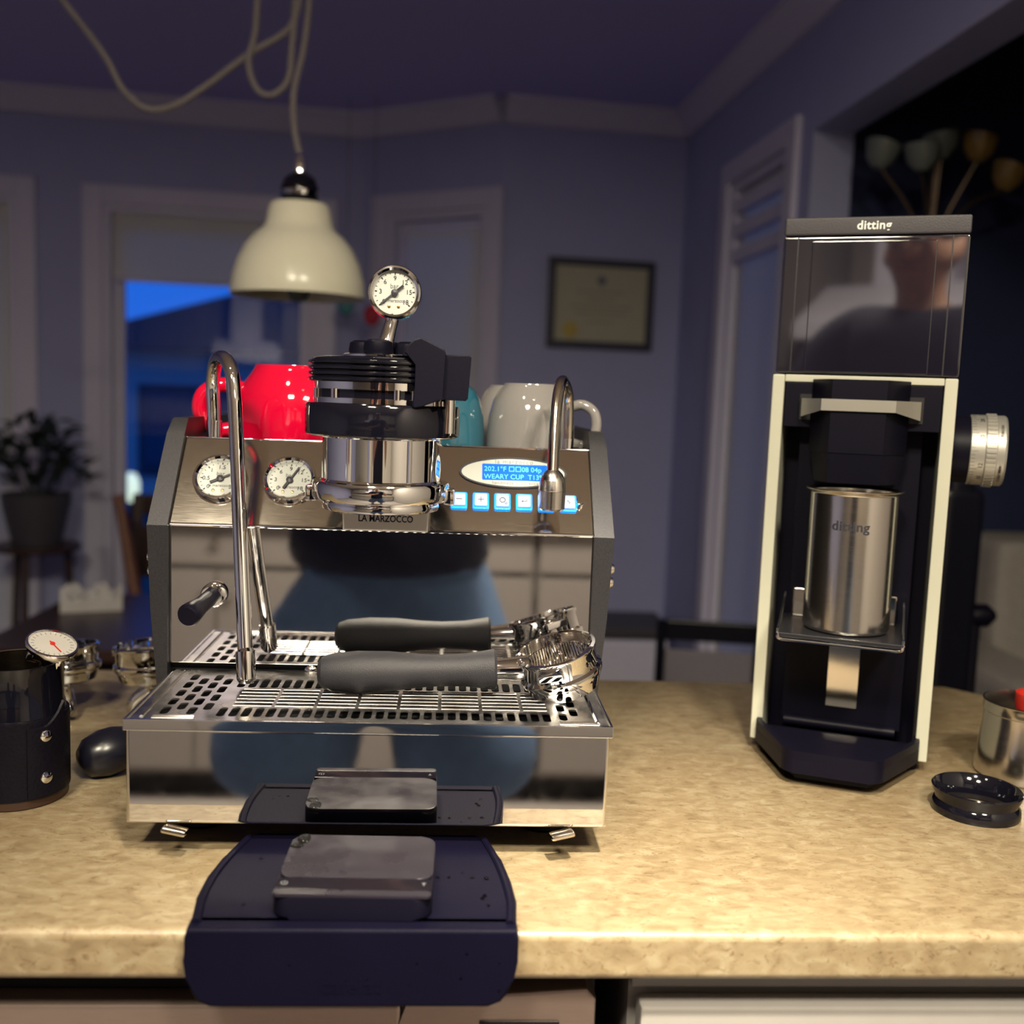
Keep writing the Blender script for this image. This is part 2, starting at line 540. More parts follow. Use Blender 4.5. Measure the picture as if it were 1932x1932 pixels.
struct('wall_kitchen_right', box(1.075, 1.2, -2.2, 0.9, FL, CEIL), M_WALLK, 'beige kitchen side wall')
# the unlit room beyond the opening; its darkness is put into the navy colour
struct('wall_dark_far', box(1.08, 4.3, 3.0, 3.1, FL, CEIL), M_UNLIT, 'wall of the next room, coloured navy to look unlit')
struct('wall_dark_right', box(4.2, 4.3, 0.6, 3.0, FL, CEIL), M_UNLIT, 'side wall of the next room, coloured navy to look unlit')
struct('wall_dark_near', box(1.2, 4.3, 0.6, 0.7, FL, CEIL), M_UNLIT, 'near wall of the next room, coloured navy to look unlit')
struct('ceiling_dark', box(1.12, 4.3, 0.6, 3.1, CEIL, CEIL + 0.08), M_UNLIT, 'ceiling of the next room, coloured navy to look unlit')


def crown(name, P, Q, ext0=0.0, ext1=0.0, parent=None):
    prof = [(0, -0.09), (-0.018, -0.09), (-0.03, -0.075), (-0.065, -0.03), (-0.085, -0.018), (-0.085, 0), (0, 0)]
    L = math.hypot(Q[0] - P[0], Q[1] - P[1])
    b = prism([(y, z + CEIL) for y, z in prof], -ext0, L + ext1, axis='x')
    o = struct(name, b, M_TRIM, 'pale crown moulding under the ceiling', mtx=wall_frame(P, Q))
    return o


crown('trim_1', AL, A1)
crown('trim_2', A1, B1)
crown('trim_3', B1, C1)
crown('trim_4', C1, D1)
crown('trim_5', D1, DE)


def window(name, P, Q, s0, s1, z0, z1, label, blind=None, tw=0.075, blind_inset=0.0, slats=False, mull=False):
    F = wall_frame(P, Q)
    root = bpy.data.objects.new(name, None)
    COL.objects.link(root)
    root.matrix_world = T(0, 0, ZC) @ F @ T((s0 + s1) / 2, 0, z0)
    root['kind'] = 'structure'
    root['label'] = label
    h, a = z1 - z0, (s1 - s0) / 2
    for nm, b in (('casing', box(-a - tw, -a, -0.022, 0.0, -0.02, h + tw, 0.004)), ('casing', box(a, a + tw, -0.022, 0.0, -0.02, h + tw, 0.004)),
                  ('head_casing', box(-a, a, -0.022, 0.0, h, h + tw, 0.004)), ('sill', box(-a - tw, a + tw, -0.05, 0.02, -0.045, -0.0, 0.004)),
                  ('jamb', box(-a, -a + 0.03, 0.0, 0.11, 0, h)), ('jamb', box(a - 0.03, a, 0.0, 0.11, 0, h)), ('jamb_head', box(-a + 0.03, a - 0.03, 0.0, 0.11, h - 0.03, h))):
        obj(nm, b, M_TRIM, root)
    sash = join(box(-a + 0.03, -a + 0.075, 0.06, 0.095, 0.0, h - 0.03), box(a - 0.075, a - 0.03, 0.06, 0.095, 0, h - 0.03),
                box(-a + 0.075, a - 0.075, 0.06, 0.095, h - 0.08, h - 0.03), box(-a + 0.075, a - 0.075, 0.06, 0.095, 0, 0.06))
    obj('sash', sash, M_TRIM, root)
    obj('pane', box(-a + 0.07, a - 0.07, 0.076, 0.079, 0.05, h - 0.07), M_PANE, root, smooth=False)
    if blind is not None:
        bz = blind - z0
        x0, x1 = -a + 0.035 + blind_inset, a - 0.035
        top = h - 0.03 - (0.05 if blind_inset else 0.0)
        obj('roller_blind', box(x0, x1, 0.026, 0.028, bz, top), M_BLIND, root, smooth=False)
        obj('hem_bar', box(x0, x1, 0.022, 0.032, bz - 0.018, bz, 0.003), M_TRIM, root)
    if slats:
        for k in range(3):
            z = h - 0.06 - k * 0.085
            obj('slat', box(-a + 0.035, a - 0.035, 0.0, 0.03, z - 0.045, z, 0.003), M_TRIM, root)
    return root


window('window_1', AL, A1, *w1s, -0.75, 1.10, 'tall window with its blind down at the left end', blind=-0.7)
window('window_2', AL, A1, *w2s, -0.82, 1.09, 'wide window with a half raised blind and blue dusk outside', blind=0.80)
window('window_3', A1, B1, *w3s, -0.35, 1.11, 'narrow window with its pale blind pulled down', blind=-0.3, blind_inset=0.055)
window('window_4', C1, D1, *d1s, -0.80, 1.13, 'tall side window with pale blind and slats at the top', blind=-0.76, slats=True)
b = join(box(-0.01, 0.14, -0.018, 0.0, FL, FL + 0.12))
for nm, P, Q in (('baseboard_left', AL, A1), ('baseboard_middle', A1, B1), ('baseboard_right', B1, C1), ('baseboard_side', C1, D1)):
    L = math.hypot(Q[0] - P[0], Q[1] - P[1])
    struct(nm, box(0, L, -0.016, 0, FL, FL + 0.11), M_TRIM, 'pale baseboard', mtx=wall_frame(P, Q))
b.free()

# outside: lawn, neighbour's house
struct('ground_outside', box(-14, 10, 4.75, 30, FL - 0.2, FL - 0.06), M_GRASS, 'dark lawn outside')
hs = thing('neighbour_house', 'neighbouring house with low dark roof seen through the wide window', 'house', (-3.0, 11.0, FL - 0.17))
obj('wall', box(-0.6, 7.6, 0, 5, -0.1, 1.95), M_HOUSE, hs, smooth=False)
obj('roof', prism([(-1.0, 1.86), (3.5, 3.15), (8.0, 1.86), (8.0, 1.80), (-1.0, 1.80)], -0.4, 5.4, axis='y'), M_ROOF, hs, smooth=False)
for x in (0.3, 2.2, 4.4):
    f_ = obj('window', box(x - 0.55, x + 0.55, -0.05, 0.0, 0.5, 1.45), M_ROOF, hs, smooth=False)
    obj('pane', box(x - 0.48, x + 0.48, -0.06, -0.05, 0.57, 1.38), mat('dark_pane', (0.02, 0.03, 0.07), 0.1), f_, smooth=False)
t = thing('garden_lamp', 'glowing pale garden lamp outside the wide window', 'lamp', (-2.47, 8.13, FL))
obj('post', lathe([(0, 0), (0.05, 0), (0.05, 0.02), (0.018, 0.03), (0.018, 0.36), (0, 0.36)], 16), M_BLACK, t)
obj('globe', lathe([(0, 0.36), (0.04, 0.37), (0.066, 0.42), (0.066, 0.52), (0.04, 0.58), (0, 0.59)], 20), M_LIT, t)

# ------------------------------------------------------------------ lights of the place
def downlight(x, y, power, spread, where):
    t = thing('recessed_downlight', 'round recessed ceiling downlight ' + where, 'light', (x, y, CEIL), group='ceiling downlights')
    obj('trim_ring', lathe([(0.055, -0.001), (0.055, -0.006), (0.075, -0.006), (0.08, -0.001)], 32), M_WHITE, t)
    obj('lens', lathe([(0, -0.003), (0.054, -0.003)], 32), M_LAMP, t)
    l = bpy.data.lights.new('downlight', 'AREA')
    l.shape = 'DISK'; l.size = 0.10; l.energy = power; l.color = WARM; l.spread = rad(spread)
    lo = bpy.data.objects.new('bulb', l)
    COL.objects.link(lo); lo.parent = t; lo.location = (0, 0, -0.012)
    if spread < 90: lo.rotation_euler = (rad(25), 0, 0)      # gimbal downlight turned towards the counter


def panel(x, y, power, where):
    t = thing('ceiling_panel_light', 'square kitchen ceiling panel light ' + where, 'light', (x, y, CEIL), group='kitchen panel lights')
    obj('frame', join(box(-0.16, 0.16, -0.16, -0.145, -0.03, 0), box(-0.16, 0.16, 0.145, 0.16, -0.03, 0), box(-0.16, -0.145, -0.145, 0.145, -0.03, 0), box(0.145, 0.16, -0.145, 0.145, -0.03, 0)), M_WHITE, t)
    obj('diffuser', box(-0.145, 0.145, -0.145, 0.145, -0.022, -0.018), M_LAMP, t, smooth=False)
    l = bpy.data.lights.new('panel', 'AREA')
    l.shape = 'SQUARE'; l.size = 0.28; l.energy = power; l.color = WARM
    lo = bpy.data.objects.new('tube', l)
    COL.objects.link(lo); lo.parent = t; lo.location = (0, 0, -0.026)


for a in DOWNLIGHTS: downlight(*a)
for a in PANELS: panel(*a)

# ------------------------------------------------------------------ counter and what is under it
CF, CB = 0.653, 1.287
poly = [(-1.9, CB), (-1.9, CF), (0.92, CF), (0.92, 1.02), (0.66, CB)]
bm = prism(poly, -0.036, 0.0, bev=0.007, seg=4)
t = thing('countertop', 'mottled beige laminate countertop of the peninsula', 'countertop', (0, CF, -0.036))
obj('worktop', bm, M_COUNTER, t, rel=(0, CF, -0.036))
# dishwasher
t = thing('dishwasher', 'brushed steel dishwasher front under the counter', 'dishwasher', (-0.19, 0.70, FL))
R0 = (-0.19, 0.70, FL)
obj('cabinet', box(-0.49, 0.118, 0.705, 1.20, FL, -0.038), M_DARK, t, rel=R0)
obj('door', box(-0.488, -0.022, 0.682, 0.705, FL + 0.1, -0.070, 0.004), M_STEELD, t, rel=R0)
obj('control_panel', prism([(-0.040, -0.22), (0.116, -0.22), (0.116, -0.066), (0.109, -0.058), (-0.016, -0.066), (-0.016, -0.072), (-0.032, -0.10)], 0.682, 0.705, axis='y', bev=0.003), M_STEELD, t, rel=R0)
obj('display', box(0.033, 0.090, 0.680, 0.684, -0.12, -0.082, 0.001), M_GLOSSBLACK, t, rel=R0)
obj('seam', prism([(-0.022, -0.066), (-0.018, -0.066), (-0.018, -0.073), (-0.034, -0.10), (-0.042, -0.22), (-0.046, -0.22), (-0.038, -0.10), (-0.022, -0.075)], 0.684, 0.70, axis='y'), M_DARK, t, rel=R0)
obj('toe_kick', box(-0.488, 0.116, 0.74, 0.76, FL, FL + 0.1), M_DARK, t, rel=R0)
# drawer cabinet
t = thing('drawer_cabinet', 'pale laminate drawer cabinet beside the dishwasher', 'cabinet', (0.5, 0.70, FL))
R0 = (0.5, 0.70, FL)
obj('body', box(0.142, 0.90, 0.70, 1.20, FL, -0.038), M_GREYCAB, t, rel=R0)
obj('rail', box(0.142, 0.90, 0.690, 0.70, -0.062, -0.038, 0.002), M_GREYCAB, t, rel=R0)
for z0, z1 in ((-0.25, -0.066), (-0.55, -0.255), (FL + 0.1, -0.555)):
    dr = obj('drawer', box(0.146, 0.896, 0.672, 0.692, z0, z1, 0.003), M_GREYCAB, t, rel=R0)
    obj('handle', box(0.45, 0.60, 0.655, 0.672, z1 - 0.11, z1 - 0.10, 0.002), M_BRUSH, dr, rel=R0)
t = thing('base_cabinet', 'pale base cabinet at the far end of the peninsula', 'cabinet', (-1.2, 0.70, FL))
obj('body', box(-1.88, -0.495, 0.70, 1.20, FL, -0.038), M_GREYCAB, t, rel=(-1.2, 0.70, FL))
for x0, x1 in ((-1.875, -1.19), (-1.185, -0.50)):
    d = obj('door', box(x0, x1, 0.68, 0.70, FL + 0.1, -0.066, 0.003), M_GREYCAB, t, rel=(-1.2, 0.70, FL))
    obj('handle', box((x0 + x1) / 2 - 0.06, (x0 + x1) / 2 + 0.06, 0.665, 0.68, -0.13, -0.12, 0.002), M_BRUSH, d, rel=(-1.2, 0.70, FL))

# ------------------------------------------------------------------ espresso machine (drawn in counter coordinates)
W0, W1 = -0.2545, 0.1375
ER = (-0.058, 0.95, 0.0)
KM = 0.9525                    # overall size of the machine drawing and of what stands on it
EL = (-0.0552, 0.9049, 0.0170)


def on_machine(p):
    return tuple(EL[i] + (p[i] - ER[i]) * KM for i in range(3))


EM = thing('espresso_machine', 'polished steel espresso machine with black side panels and cups on top', 'espresso machine', EL)
EM.scale = (KM, KM, KM)


def ep(name, bm, mt, parent=EM, label=None, **k):
    o = obj(name, bm, mt, parent, label=label, rel=ER, **k)
    return o


# lower tray unit
ep('tray_housing', join(box(-0.2478, 0.1365, 0.7980, 0.806, 0.010, 0.089, 0.0035, 4), box(-0.2478, -0.2445, 0.802, 0.95, 0.010, 0.089), box(0.1332, 0.1365, 0.802, 0.95, 0.010, 0.089)), M_MIRROR)
ep('tray_floor', box(-0.2445, 0.1332, 0.802, 0.95, 0.012, 0.055), M_DARK)


def slotted_plate(x0, x1, y0, y1, z0, z1, slots):
    vs, es, n = [], [], 0

    def loop(p):
        i0 = len(vs)
        vs.extend(Vector(q) for q in p)
        es.extend((i0 + k, i0 + (k + 1) % len(p)) for k in range(len(p)))
    loop([(x0, y0), (x1, y0), (x1, y1), (x0, y1)])
    for s in slots: loop(rrect(*s, min(s[1] - s[0], s[3] - s[2]) * 0.42, 2))
    V, E_, F_, _, _, _ = delaunay_2d_cdt(vs, es, [], 0, 1e-7)
    bm = bmesh.new()
    lo = [bm.verts.new((v.x, v.y, z0)) for v in V]
    hi = [bm.verts.new((v.x, v.y, z1)) for v in V]
    cnt = {}
    for f in F_:
        c = sum((V[i] for i in f), Vector((0, 0))) / len(f)
        inside = False
        for s in slots:
            if s[0] < c.x < s[1] and s[2] < c.y < s[3]:
                # corners cut by the rounding stay plate
                r = min(s[1] - s[0], s[3] - s[2]) * 0.42
                dx = max(s[0] + r - c.x, c.x - s[1] + r, 0)
                dy = max(s[2] + r - c.y, c.y - s[3] + r, 0)
                if math.hypot(dx, dy) < r: inside = True
                break
        if inside: continue
        bm.faces.new([hi[i] for i in f])
        bm.faces.new([lo[i] for i in reversed(f)])
        for a, b in zip(f, f[1:] + f[:1]):
            k = (min(a, b), max(a, b))
            cnt.setdefault(k, []).append((a, b))
    for k, l in cnt.items():
        if len(l) == 1:
            a, b = l[0]
            bm.faces.new((hi[b], hi[a], lo[a], lo[b]))
    for v in [v for v in bm.verts if not v.link_faces]: bm.verts.remove(v)
    return bm


slots = []
for i in range(28):
    x = -0.178 + i * 0.0098
    if x < 0.092: slots.append((x - 0.0033, x + 0.0033, 0.8105, 0.8345))
    if x < 0.092: slots.append((x - 0.0033, x + 0.0033, 0.8930, 0.9200))
for r_ in range(5):
    y = 0.8415 + r_ * 0.0095
    for c in range(8):
        x = -0.173 + c * 0.0345
        slots.append((x, x + (0.0315 if c < 7 else 0.020), y, y + 0.0068))
for i in range(4):
    for k in range(5):
        y = 0.8240 + k * 0.0245 + (0.01225 if i % 2 else 0)
        if y > 0.925: continue
        for x in (-0.2235 + i * 0.0106, 0.1005 + i * 0.0098):
            if x > 0.118: continue
            slots.append((x - 0.0034, x + 0.0034, y - 0.0094, y + 0.0094))
for y in (0.8045, 0.8083):
    pass
ep('drip_grille', slotted_plate(-0.2478, 0.1372, 0.7985, 0.9475, 0.0935, 0.0950, slots), M_GRILLE, smooth=False)
rim = join(box(-0.2492, 0.1386, 0.7962, 0.7992, 0.0868, 0.0962, 0.0007), box(-0.2492, -0.2465, 0.7992, 0.9475, 0.0868, 0.0962, 0.0007), box(0.1359, 0.1386, 0.7992, 0.9475, 0.0868, 0.0962, 0.0007))
ep('tray_rim', rim, M_CHROME)
ribs = bmesh.new()
for r_ in range(6):
    y = 0.8402 + r_ * 0.0095
    for c in range(8):
        x = -0.173 + c * 0.0345
        add(ribs, tube([(x, y, 0.0951), (x + (0.0315 if c < 7 else 0.02), y, 0.0951)], 0.0009, 6))
for y in (0.8045, 0.8083):
    for x in (-0.229, 0.096): add(ribs, tube([(x, y, 0.0952), (x + 0.032, y, 0.0952)], 0.0012, 6))
for x in (-0.2375, 0.1275): add(ribs, tube([(x, 0.806, 0.0951), (x, 0.94, 0.0951)], 0.0016, 6))
ep('grille_ribs', ribs, M_CHROME)

# back plate, slanted panel, body
ep('back_plate', box(W0, W1, 0.951, 0.956, 0.1005, 0.2300, 0.0008), M_MIRROR)
ep('body', prism([(0.960, 0.030), (0.960, 0.226), (1.006, 0.286), (1.016, 0.2915), (1.245, 0.2915), (1.245, 0.030)], W0, W1, axis='x'), M_DARK)
TH = rad(38)
PN = Vector((0, -cos(TH), sin(TH)))
PU = Vector((0, sin(TH), cos(TH)))
PO = Vector((0, 0.950, 0.2305))
PL = 0.0775 / cos(TH)


def pf(x, s, h=0.0):
    """frame on the slanted panel: x across, s up the slope in metres"""
    return frame(PO + PU * s + PN * h + Vector((x, 0, 0)), (1, 0, 0), PU, PN)


def s_of(z): return (z - 0.2305) / cos(TH)


b = box(W0, W1, 0, PL, -0.004, 0, 0.0010)
bmesh.ops.transform(b, matrix=pf(0, 0), verts=b.verts)
ep('front_panel', b, M_BRUSH)
ep('panel_edge', tube([(W0, 0.9505, 0.2305), (W1, 0.9505, 0.2305)], 0.0016, 10), M_CHROME)
ytop = (PO + PU * PL).y
ep('cup_deck', box(W0, W1, ytop + 0.001, 1.245, 0.292, 0.2955), M_BRUSH)
ep('deck_lip', box(W0, W1, ytop - 0.001, ytop + 0.003, 0.2955, 0.3085, 0.001), M_MIRROR)


def side_panel(sgn):
    xin = W0 if sgn < 0 else W1
    prof = [(0.9450, 0.040, 0.006), (0.9440, 0.085, 0.0100), (0.9435, 0.150, 0.0150), (0.9440, 0.2300, 0.0190), (1.006, 0.3120, 0.0180), (1.020, 0.3260, 0.0150), (1.245, 0.3260, 0.015), (1.250, 0.20, 0.019), (1.250, 0.04, 0.008)]
    bm = bmesh.new()
    inn = [bm.verts.new((xin, y, z)) for y, z, d in prof]
    out = [bm.verts.new((xin + sgn * d, y + (0.0 if i < 6 else 0), z)) for i, (y, z, d) in enumerate(prof)]
    bm.faces.new(inn)
    bm.faces.new(out[::-1])
    n = len(prof)
    for i in range(n):
        j = (i + 1) % n
        bm.faces.new((inn[i], inn[j], out[j], out[i]))
    bmesh.ops.bevel(bm, geom=[e for e in bm.edges if e.verts[0] in out and e.verts[1] in out], offset=0.0012, segments=2, affect='EDGES')
    ep('side_panel', bm, M_PAINTBLK, ang=0.5)
    ep('panel_bolt', lathe([(0, 0.004), (0.004, 0.004), (0.006, 0.0), (0.006, -0.003)], 16, T(xin + sgn * 0.0185, 0.962, 0.198) @ RY(90 * sgn)), M_CHROME)
    ep('panel_bolt', lathe([(0, 0.004), (0.004, 0.004), (0.006, 0.0), (0.006, -0.003)], 16, T(xin + sgn * 0.018, 0.962, 0.185) @ RY(90 * sgn)), M_CHROME)


side_panel(-1)
side_panel(1)
for x in (-0.205, 0.092):
    for y in (0.872, 1.20):
        ep('foot', lathe([(0, -0.0177), (0.020, -0.0177), (0.022, -0.015), (0.020, 0.004), (0.026, 0.012), (0.026, 0.02), (0, 0.02)], 24, T(x, y, 0)), M_BLACK)
    b = box(-0.010, 0.010, -0.006, 0.006, -0.0022, 0.0022, 0.0018)
    ep('foot_lever', b, M_BRUSH, mtx=T(x + (0.008 if x > 0 else -0.003), 0.794, 0.0068) @ RZ(12 if x > 0 else -8) @ RY(-8 if x > 0 else 8))
ep('tray_screw', lathe([(0, 0.003), (0.003, 0.0025), (0.006, 0)], 16, T(-0.124, 0.951, 0.0945) @ RX(90)), M_CHROME)


# ---- gauges
def ring_text(items, r, a0, a1, size):
    bm = bmesh.new()
    for i, s in enumerate(items):
        a = rad(a0 + (a1 - a0) * i / (len(items) - 1))
        t_ = text_bm(s, size, 0.0001)
        bmesh.ops.translate(t_, vec=(r * cos(a), r * sin(a), 0), verts=t_.verts)
        add(bm, t_)
    return bm


def gauge(name, F, R, nums, needle_deg, tail, label=None, depth=0.007, extra='la marzocco', back=0.0):
    """gauge looking along +z of frame F"""
    prof = [(R * 0.80, 0.0005), (R * 0.82, depth * 0.75), (R * 0.90, depth), (R * 0.97, depth * 0.95), (R, depth * 0.7), (R, -back), (0, -back)]
    g = ep(name, lathe(prof, 48), M_CHROME, mtx=F, label=label)
    ep('dial_face', lathe([(0, 0.0008), (R * 0.81, 0.0008)], 48), M_DIALW, g, mtx=F)
    bm = bmesh.new()
    for i in range(19):
        a = rad(220 - 260 * i / 18)
        big = i % 3 == 0
        b = box(R * (0.66 if big else 0.69), R * 0.745, -R * (0.022 if big else 0.012), R * (0.022 if big else 0.012), 0.0010, 0.0011)
        bmesh.ops.transform(b, matrix=Matrix.Rotation(a, 4, 'Z'), verts=b.verts)
        add(bm, b)
    nt = ring_text(nums, R * 0.53, 220, -40, R * 0.24)
    bmesh.ops.translate(nt, vec=(0, 0, 0.0011), verts=nt.verts)
    add(bm, nt)
    ep('scale_print', bm, M_INK, g, mtx=F, smooth=False)
    bt = text_bm('bar', R * 0.24, 0.0001)
    bmesh.ops.translate(bt, vec=(-R * 0.02, R * 0.24, 0.0011), verts=bt.verts)
    b2 = text_bm(extra, R * 0.165, 0.0001)
    bmesh.ops.translate(b2, vec=(0, -R * 0.29, 0.0011), verts=b2.verts)
    ep('brand_print', join(bt, b2), M_INKG, g, mtx=F, smooth=False)
    nd = box(-R * tail, R * 0.66, -R * 0.033, R * 0.033, 0.0022, 0.0030, 0.0002)
    nd2 = box(-R * tail, -R * 0.1, -R * 0.05, R * 0.05, 0.0022, 0.0030, 0.0002)
    add(nd, nd2)
    bmesh.ops.transform(nd, matrix=RZ(needle_deg), verts=nd.verts)
    add(nd, lathe([(0, 0.0045), (R * 0.06, 0.0042), (R * 0.13, 0.0034), (R * 0.13, 0.001)], 24))
    ep('needle', nd, mat('needle_grey', (0.05, 0.05, 0.065), 0.4), g, mtx=F)
    sc = join(*[lathe([(0, 0.0018), (R * 0.055, 0.0015), (R * 0.06, 0.0008)], 12, T(x * R, -R * 0.50, 0)) for x in (-0.2, 0.15)])
    ep('dial_screw', sc, mat('brass', (0.6, 0.38, 0.16), 0.3, 1), g, mtx=F)
    return g


N18 = ['0', '3', '6', '9', '12', '15', '18']
gauge('steam_gauge', pf(-0.2150, s_of(0.2700)), 0.0250, ['0', '0.5', '1', '1.5', '2', '2.5', '3'], 28, 0.40, back=0.003, label='steam pressure gauge partly behind the wand')
gauge('pump_gauge', pf(-0.1503, s_of(0.2705)), 0.0250, N18, 62, 0.42, back=0.003, label='pump pressure gauge beside the group')

# ---- brew group
GX, GY = -0.0588, 0.900
GF = T(GX, GY, 0)
flute = [(0.0, 0.2555), (0.047, 0.2555), (0.0500, 0.2565), (0.0510, 0.2600), (0.0500, 0.2632), (0.0520, 0.2640), (0.0585, 0.2650), (0.0597, 0.2675), (0.0597, 0.2785), (0.0585, 0.2808), (0.0530, 0.2812), (0.0516, 0.2830), (0.0516, 0.3180), (0.0530, 0.3195), (0.0, 0.3195)]
grp = ep('brew_group', lathe(flute, 64, GF), M_CHROME, label='polished chrome brew group')
for sx in (-1, 1):
    ep('bayonet_lug', box(GX + sx * 0.0595 - 0.005, GX + sx * 0.0595 + 0.005, GY - 0.012, GY + 0.010, 0.262, 0.276, 0.002), M_CHROME, grp)
for a in (-118, -97, -60):
    ep('flute', tube([(GX + 0.0516 * cos(rad(a)), GY + 0.0516 * sin(rad(a)), 0.283), (GX + 0.0516 * cos(rad(a)), GY + 0.0516 * sin(rad(a)), 0.318)], 0.0022, 10), M_CHROME, grp)
ep('black_collar', lathe([(0.0, 0.3195), (0.062, 0.3195), (0.0660, 0.3210), (0.0665, 0.3230), (0.0665, 0.3450), (0.0650, 0.3472), (0, 0.3475)], 72, GF), M_GLOSSBLACK, grp)
ep('slotted_band', join(lathe([(0.0595, 0.3475), (0.0595, 0.3515), (0.0560, 0.3516), (0.0560, 0.3590), (0.0595, 0.3591), (0.0595, 0.3650), (0, 0.3650)], 64, GF)), M_CHROME, grp)
ep('band_slot', lathe([(0.0566, 0.3518), (0.0566, 0.3589)], 64, GF), M_GLOSSBLACK, grp)
for a in (-75, -60, -130, -30, 200):
    ep('slot_post', lathe([(0, 0.3512), (0.0032, 0.3512), (0.0032, 0.3595), (0, 0.3595)], 12, GF @ RZ(a) @ T(0.0572, 0, 0)), M_CHROME, grp)
cap = [(0.0, 0.3650), (0.0625, 0.3650)]
for k in range(4):
    z = 0.3655 + k * 0.0047
    cap += [(0.0638, z + 0.0005), (0.0642, z + 0.0018), (0.0638, z + 0.0031), (0.0612, z + 0.0037), (0.0612, z + 0.0043)]
cap += [(0.0600, 0.3850), (0.0560, 0.3862), (0, 0.3862)]
ep('grooved_cap', lathe(cap, 72, GF), M_GLOSSBLACK, grp)
ep('cap_plate', lathe([(0, 0.3862), (0.036, 0.3862), (0.036, 0.3885), (0.034, 0.3895), (0, 0.3895)], 48, GF), M_CHROME, grp)
for a in (150, -100, 20, 85):
    ep('cap_nut', lathe([(0, 0.3895), (0.0115, 0.3895), (0.0125, 0.393), (0.0115, 0.3995), (0.008, 0.4015), (0, 0.402)], 20, GF @ RZ(a) @ T(0.022, 0, 0)), M_BLACK, grp)
ep('gauge_stem', tube([(GX, GY, 0.389), (GX + 0.001, GY, 0.398), (GX + 0.004, GY + 0.004, 0.412), (GX + 0.0075, GY + 0.014, 0.430), (GX + 0.0075, GY + 0.014, 0.442)], [0.009, 0.007, 0.006, 0.006, 0.006], 16), M_CHROME, grp)


def gxz(px, py): return (GX + (px - 722) * 0.000450, 0.3324 + (795 - py + 0.037 * (px - 722)) * 0.000452)


pad = prism([gxz(*p) for p in [(767, 670), (772, 657), (783, 647), (796, 643), (838, 664), (841, 672), (838, 752), (800, 766), (786, 768), (783, 762), (787, 730), (790, 690), (780, 682)]], 0.838, 0.872, axis='y', bev=0.0012)
ep('paddle_arm', pad, M_BLACK, grp, label='matt black brew paddle arm')
pad = prism([gxz(*p) for p in [(838, 673), (882, 673), (887, 678), (883, 752), (879, 756), (836, 753)]], 0.846, 0.880, axis='y', bev=0.0012)
ep('paddle_handle', pad, M_BLACK, grp, label='square black brew paddle end')
ep('paddle_pivot', lathe([(0, 0), (0.006, 0), (0.006, 0.03), (0, 0.03)], 16, T(GX + 0.0565, 0.868, 0.325)), M_CHROME, grp)
gF = frame((-0.0513, 0.906, 0.4430), (0.995, 0.0, -0.0), (0, 0.03, 0.9995), (0, -0.9995, 0.03)) @ RZ(0)
gauge('group_gauge', gF, 0.0232, N18, 220, 0.42, label='round pressure gauge standing on top of the group', depth=0.006, back=0.012)
# chrome boss below the group
b = prism([(-0.0955, 0.2310), (-0.0180, 0.2310), (-0.0165, 0.262), (-0.097, 0.262)], 0.938, 0.970, axis='y', bev=0.002)
bs = ep('group_boss', b, mat('cast_boss', (0.66, 0.63, 0.58), 0.36, 1.0, noise=0.05), EM)
lt = text_bm('LA MARZOCCO', 0.0085, 0.0006, 0.0002, sx=0.82)
ep('raised_lettering', lt, M_CHROME, bs, mtx=frame((-0.0565, 0.9375, 0.2425), (1, 0, 0), (0, 0, 1), (0, -1, 0)), smooth=False)

# ---- steam wand, water spout, steam knob
wp = spline([(-0.2294, 1.018, 0.302), (-0.2300, 1.018, 0.335), (-0.2300, 1.014, 0.362), (-0.2230, 0.998, 0.3815), (-0.2110, 0.977, 0.3835), (-0.2015, 0.962, 0.3720), (-0.1975, 0.955, 0.3500), (-0.1940, 0.9475, 0.3200), (-0.1835, 0.9200, 0.2150), (-0.1725, 0.8930, 0.1050)], 8)
wd = ep('steam_wand', tube(wp, 0.0066, 18), M_CHROME)
ep('wand_collar', tube([(-0.2294, 1.018, 0.300), (-0.2294, 1.018, 0.3245)], 0.0075, 18), M_CHROME, wd)
ep('wand_tip', tube([(-0.1746, 0.8982, 0.1268), (-0.1744, 0.8978, 0.1262), (-0.1724, 0.8928, 0.1030), (-0.1722, 0.8922, 0.0990)], [0.0068, 0.0086, 0.0084, 0.0062], 20), M_CHROME, wd)
sp = spline([(0.1170, 1.020, 0.300), (0.1168, 1.020, 0.335), (0.1150, 1.014, 0.360), (0.1085, 0.996, 0.3740), (0.1030, 0.978, 0.3715), (0.0995, 0.966, 0.3560), (0.0965, 0.950, 0.3250), (0.0945, 0.9330, 0.2900)], 8)
ws = ep('water_spout', tube(sp, 0.0054, 16), M_BRUSH)
ep('spout_collar', tube([(0.117, 1.02, 0.299), (0.117, 1.02, 0.3185)], 0.0062, 16), M_CHROME, ws)
ep('spout_nozzle', lathe([(0, 0.2560), (0.0108, 0.2560), (0.0122, 0.2575), (0.0126, 0.2735), (0.0122, 0.2738), (0.0126, 0.2742), (0.0118, 0.2830), (0.0092, 0.2890), (0.0058, 0.2925), (0, 0.2930)], 28, T(0.0946, 0.932, 0)), M_CUPSTEEL, ws)
kb = ep('steam_lever_base', tube([(-0.2130, 0.951, 0.1665), (-0.2135, 0.944, 0.166), (-0.2140, 0.941, 0.1655)], [0.0115, 0.0115, 0.0095], 24), M_CHROME)
ep('steam_lever', tube([(-0.2140, 0.946, 0.1655), (-0.2195, 0.921, 0.1608), (-0.2225, 0.908, 0.1585), (-0.2240, 0.900, 0.1570), (-0.2247, 0.8965, 0.1563)], [0.0078, 0.0078, 0.0098, 0.0105, 0.0085], 22), M_BLACK, kb)

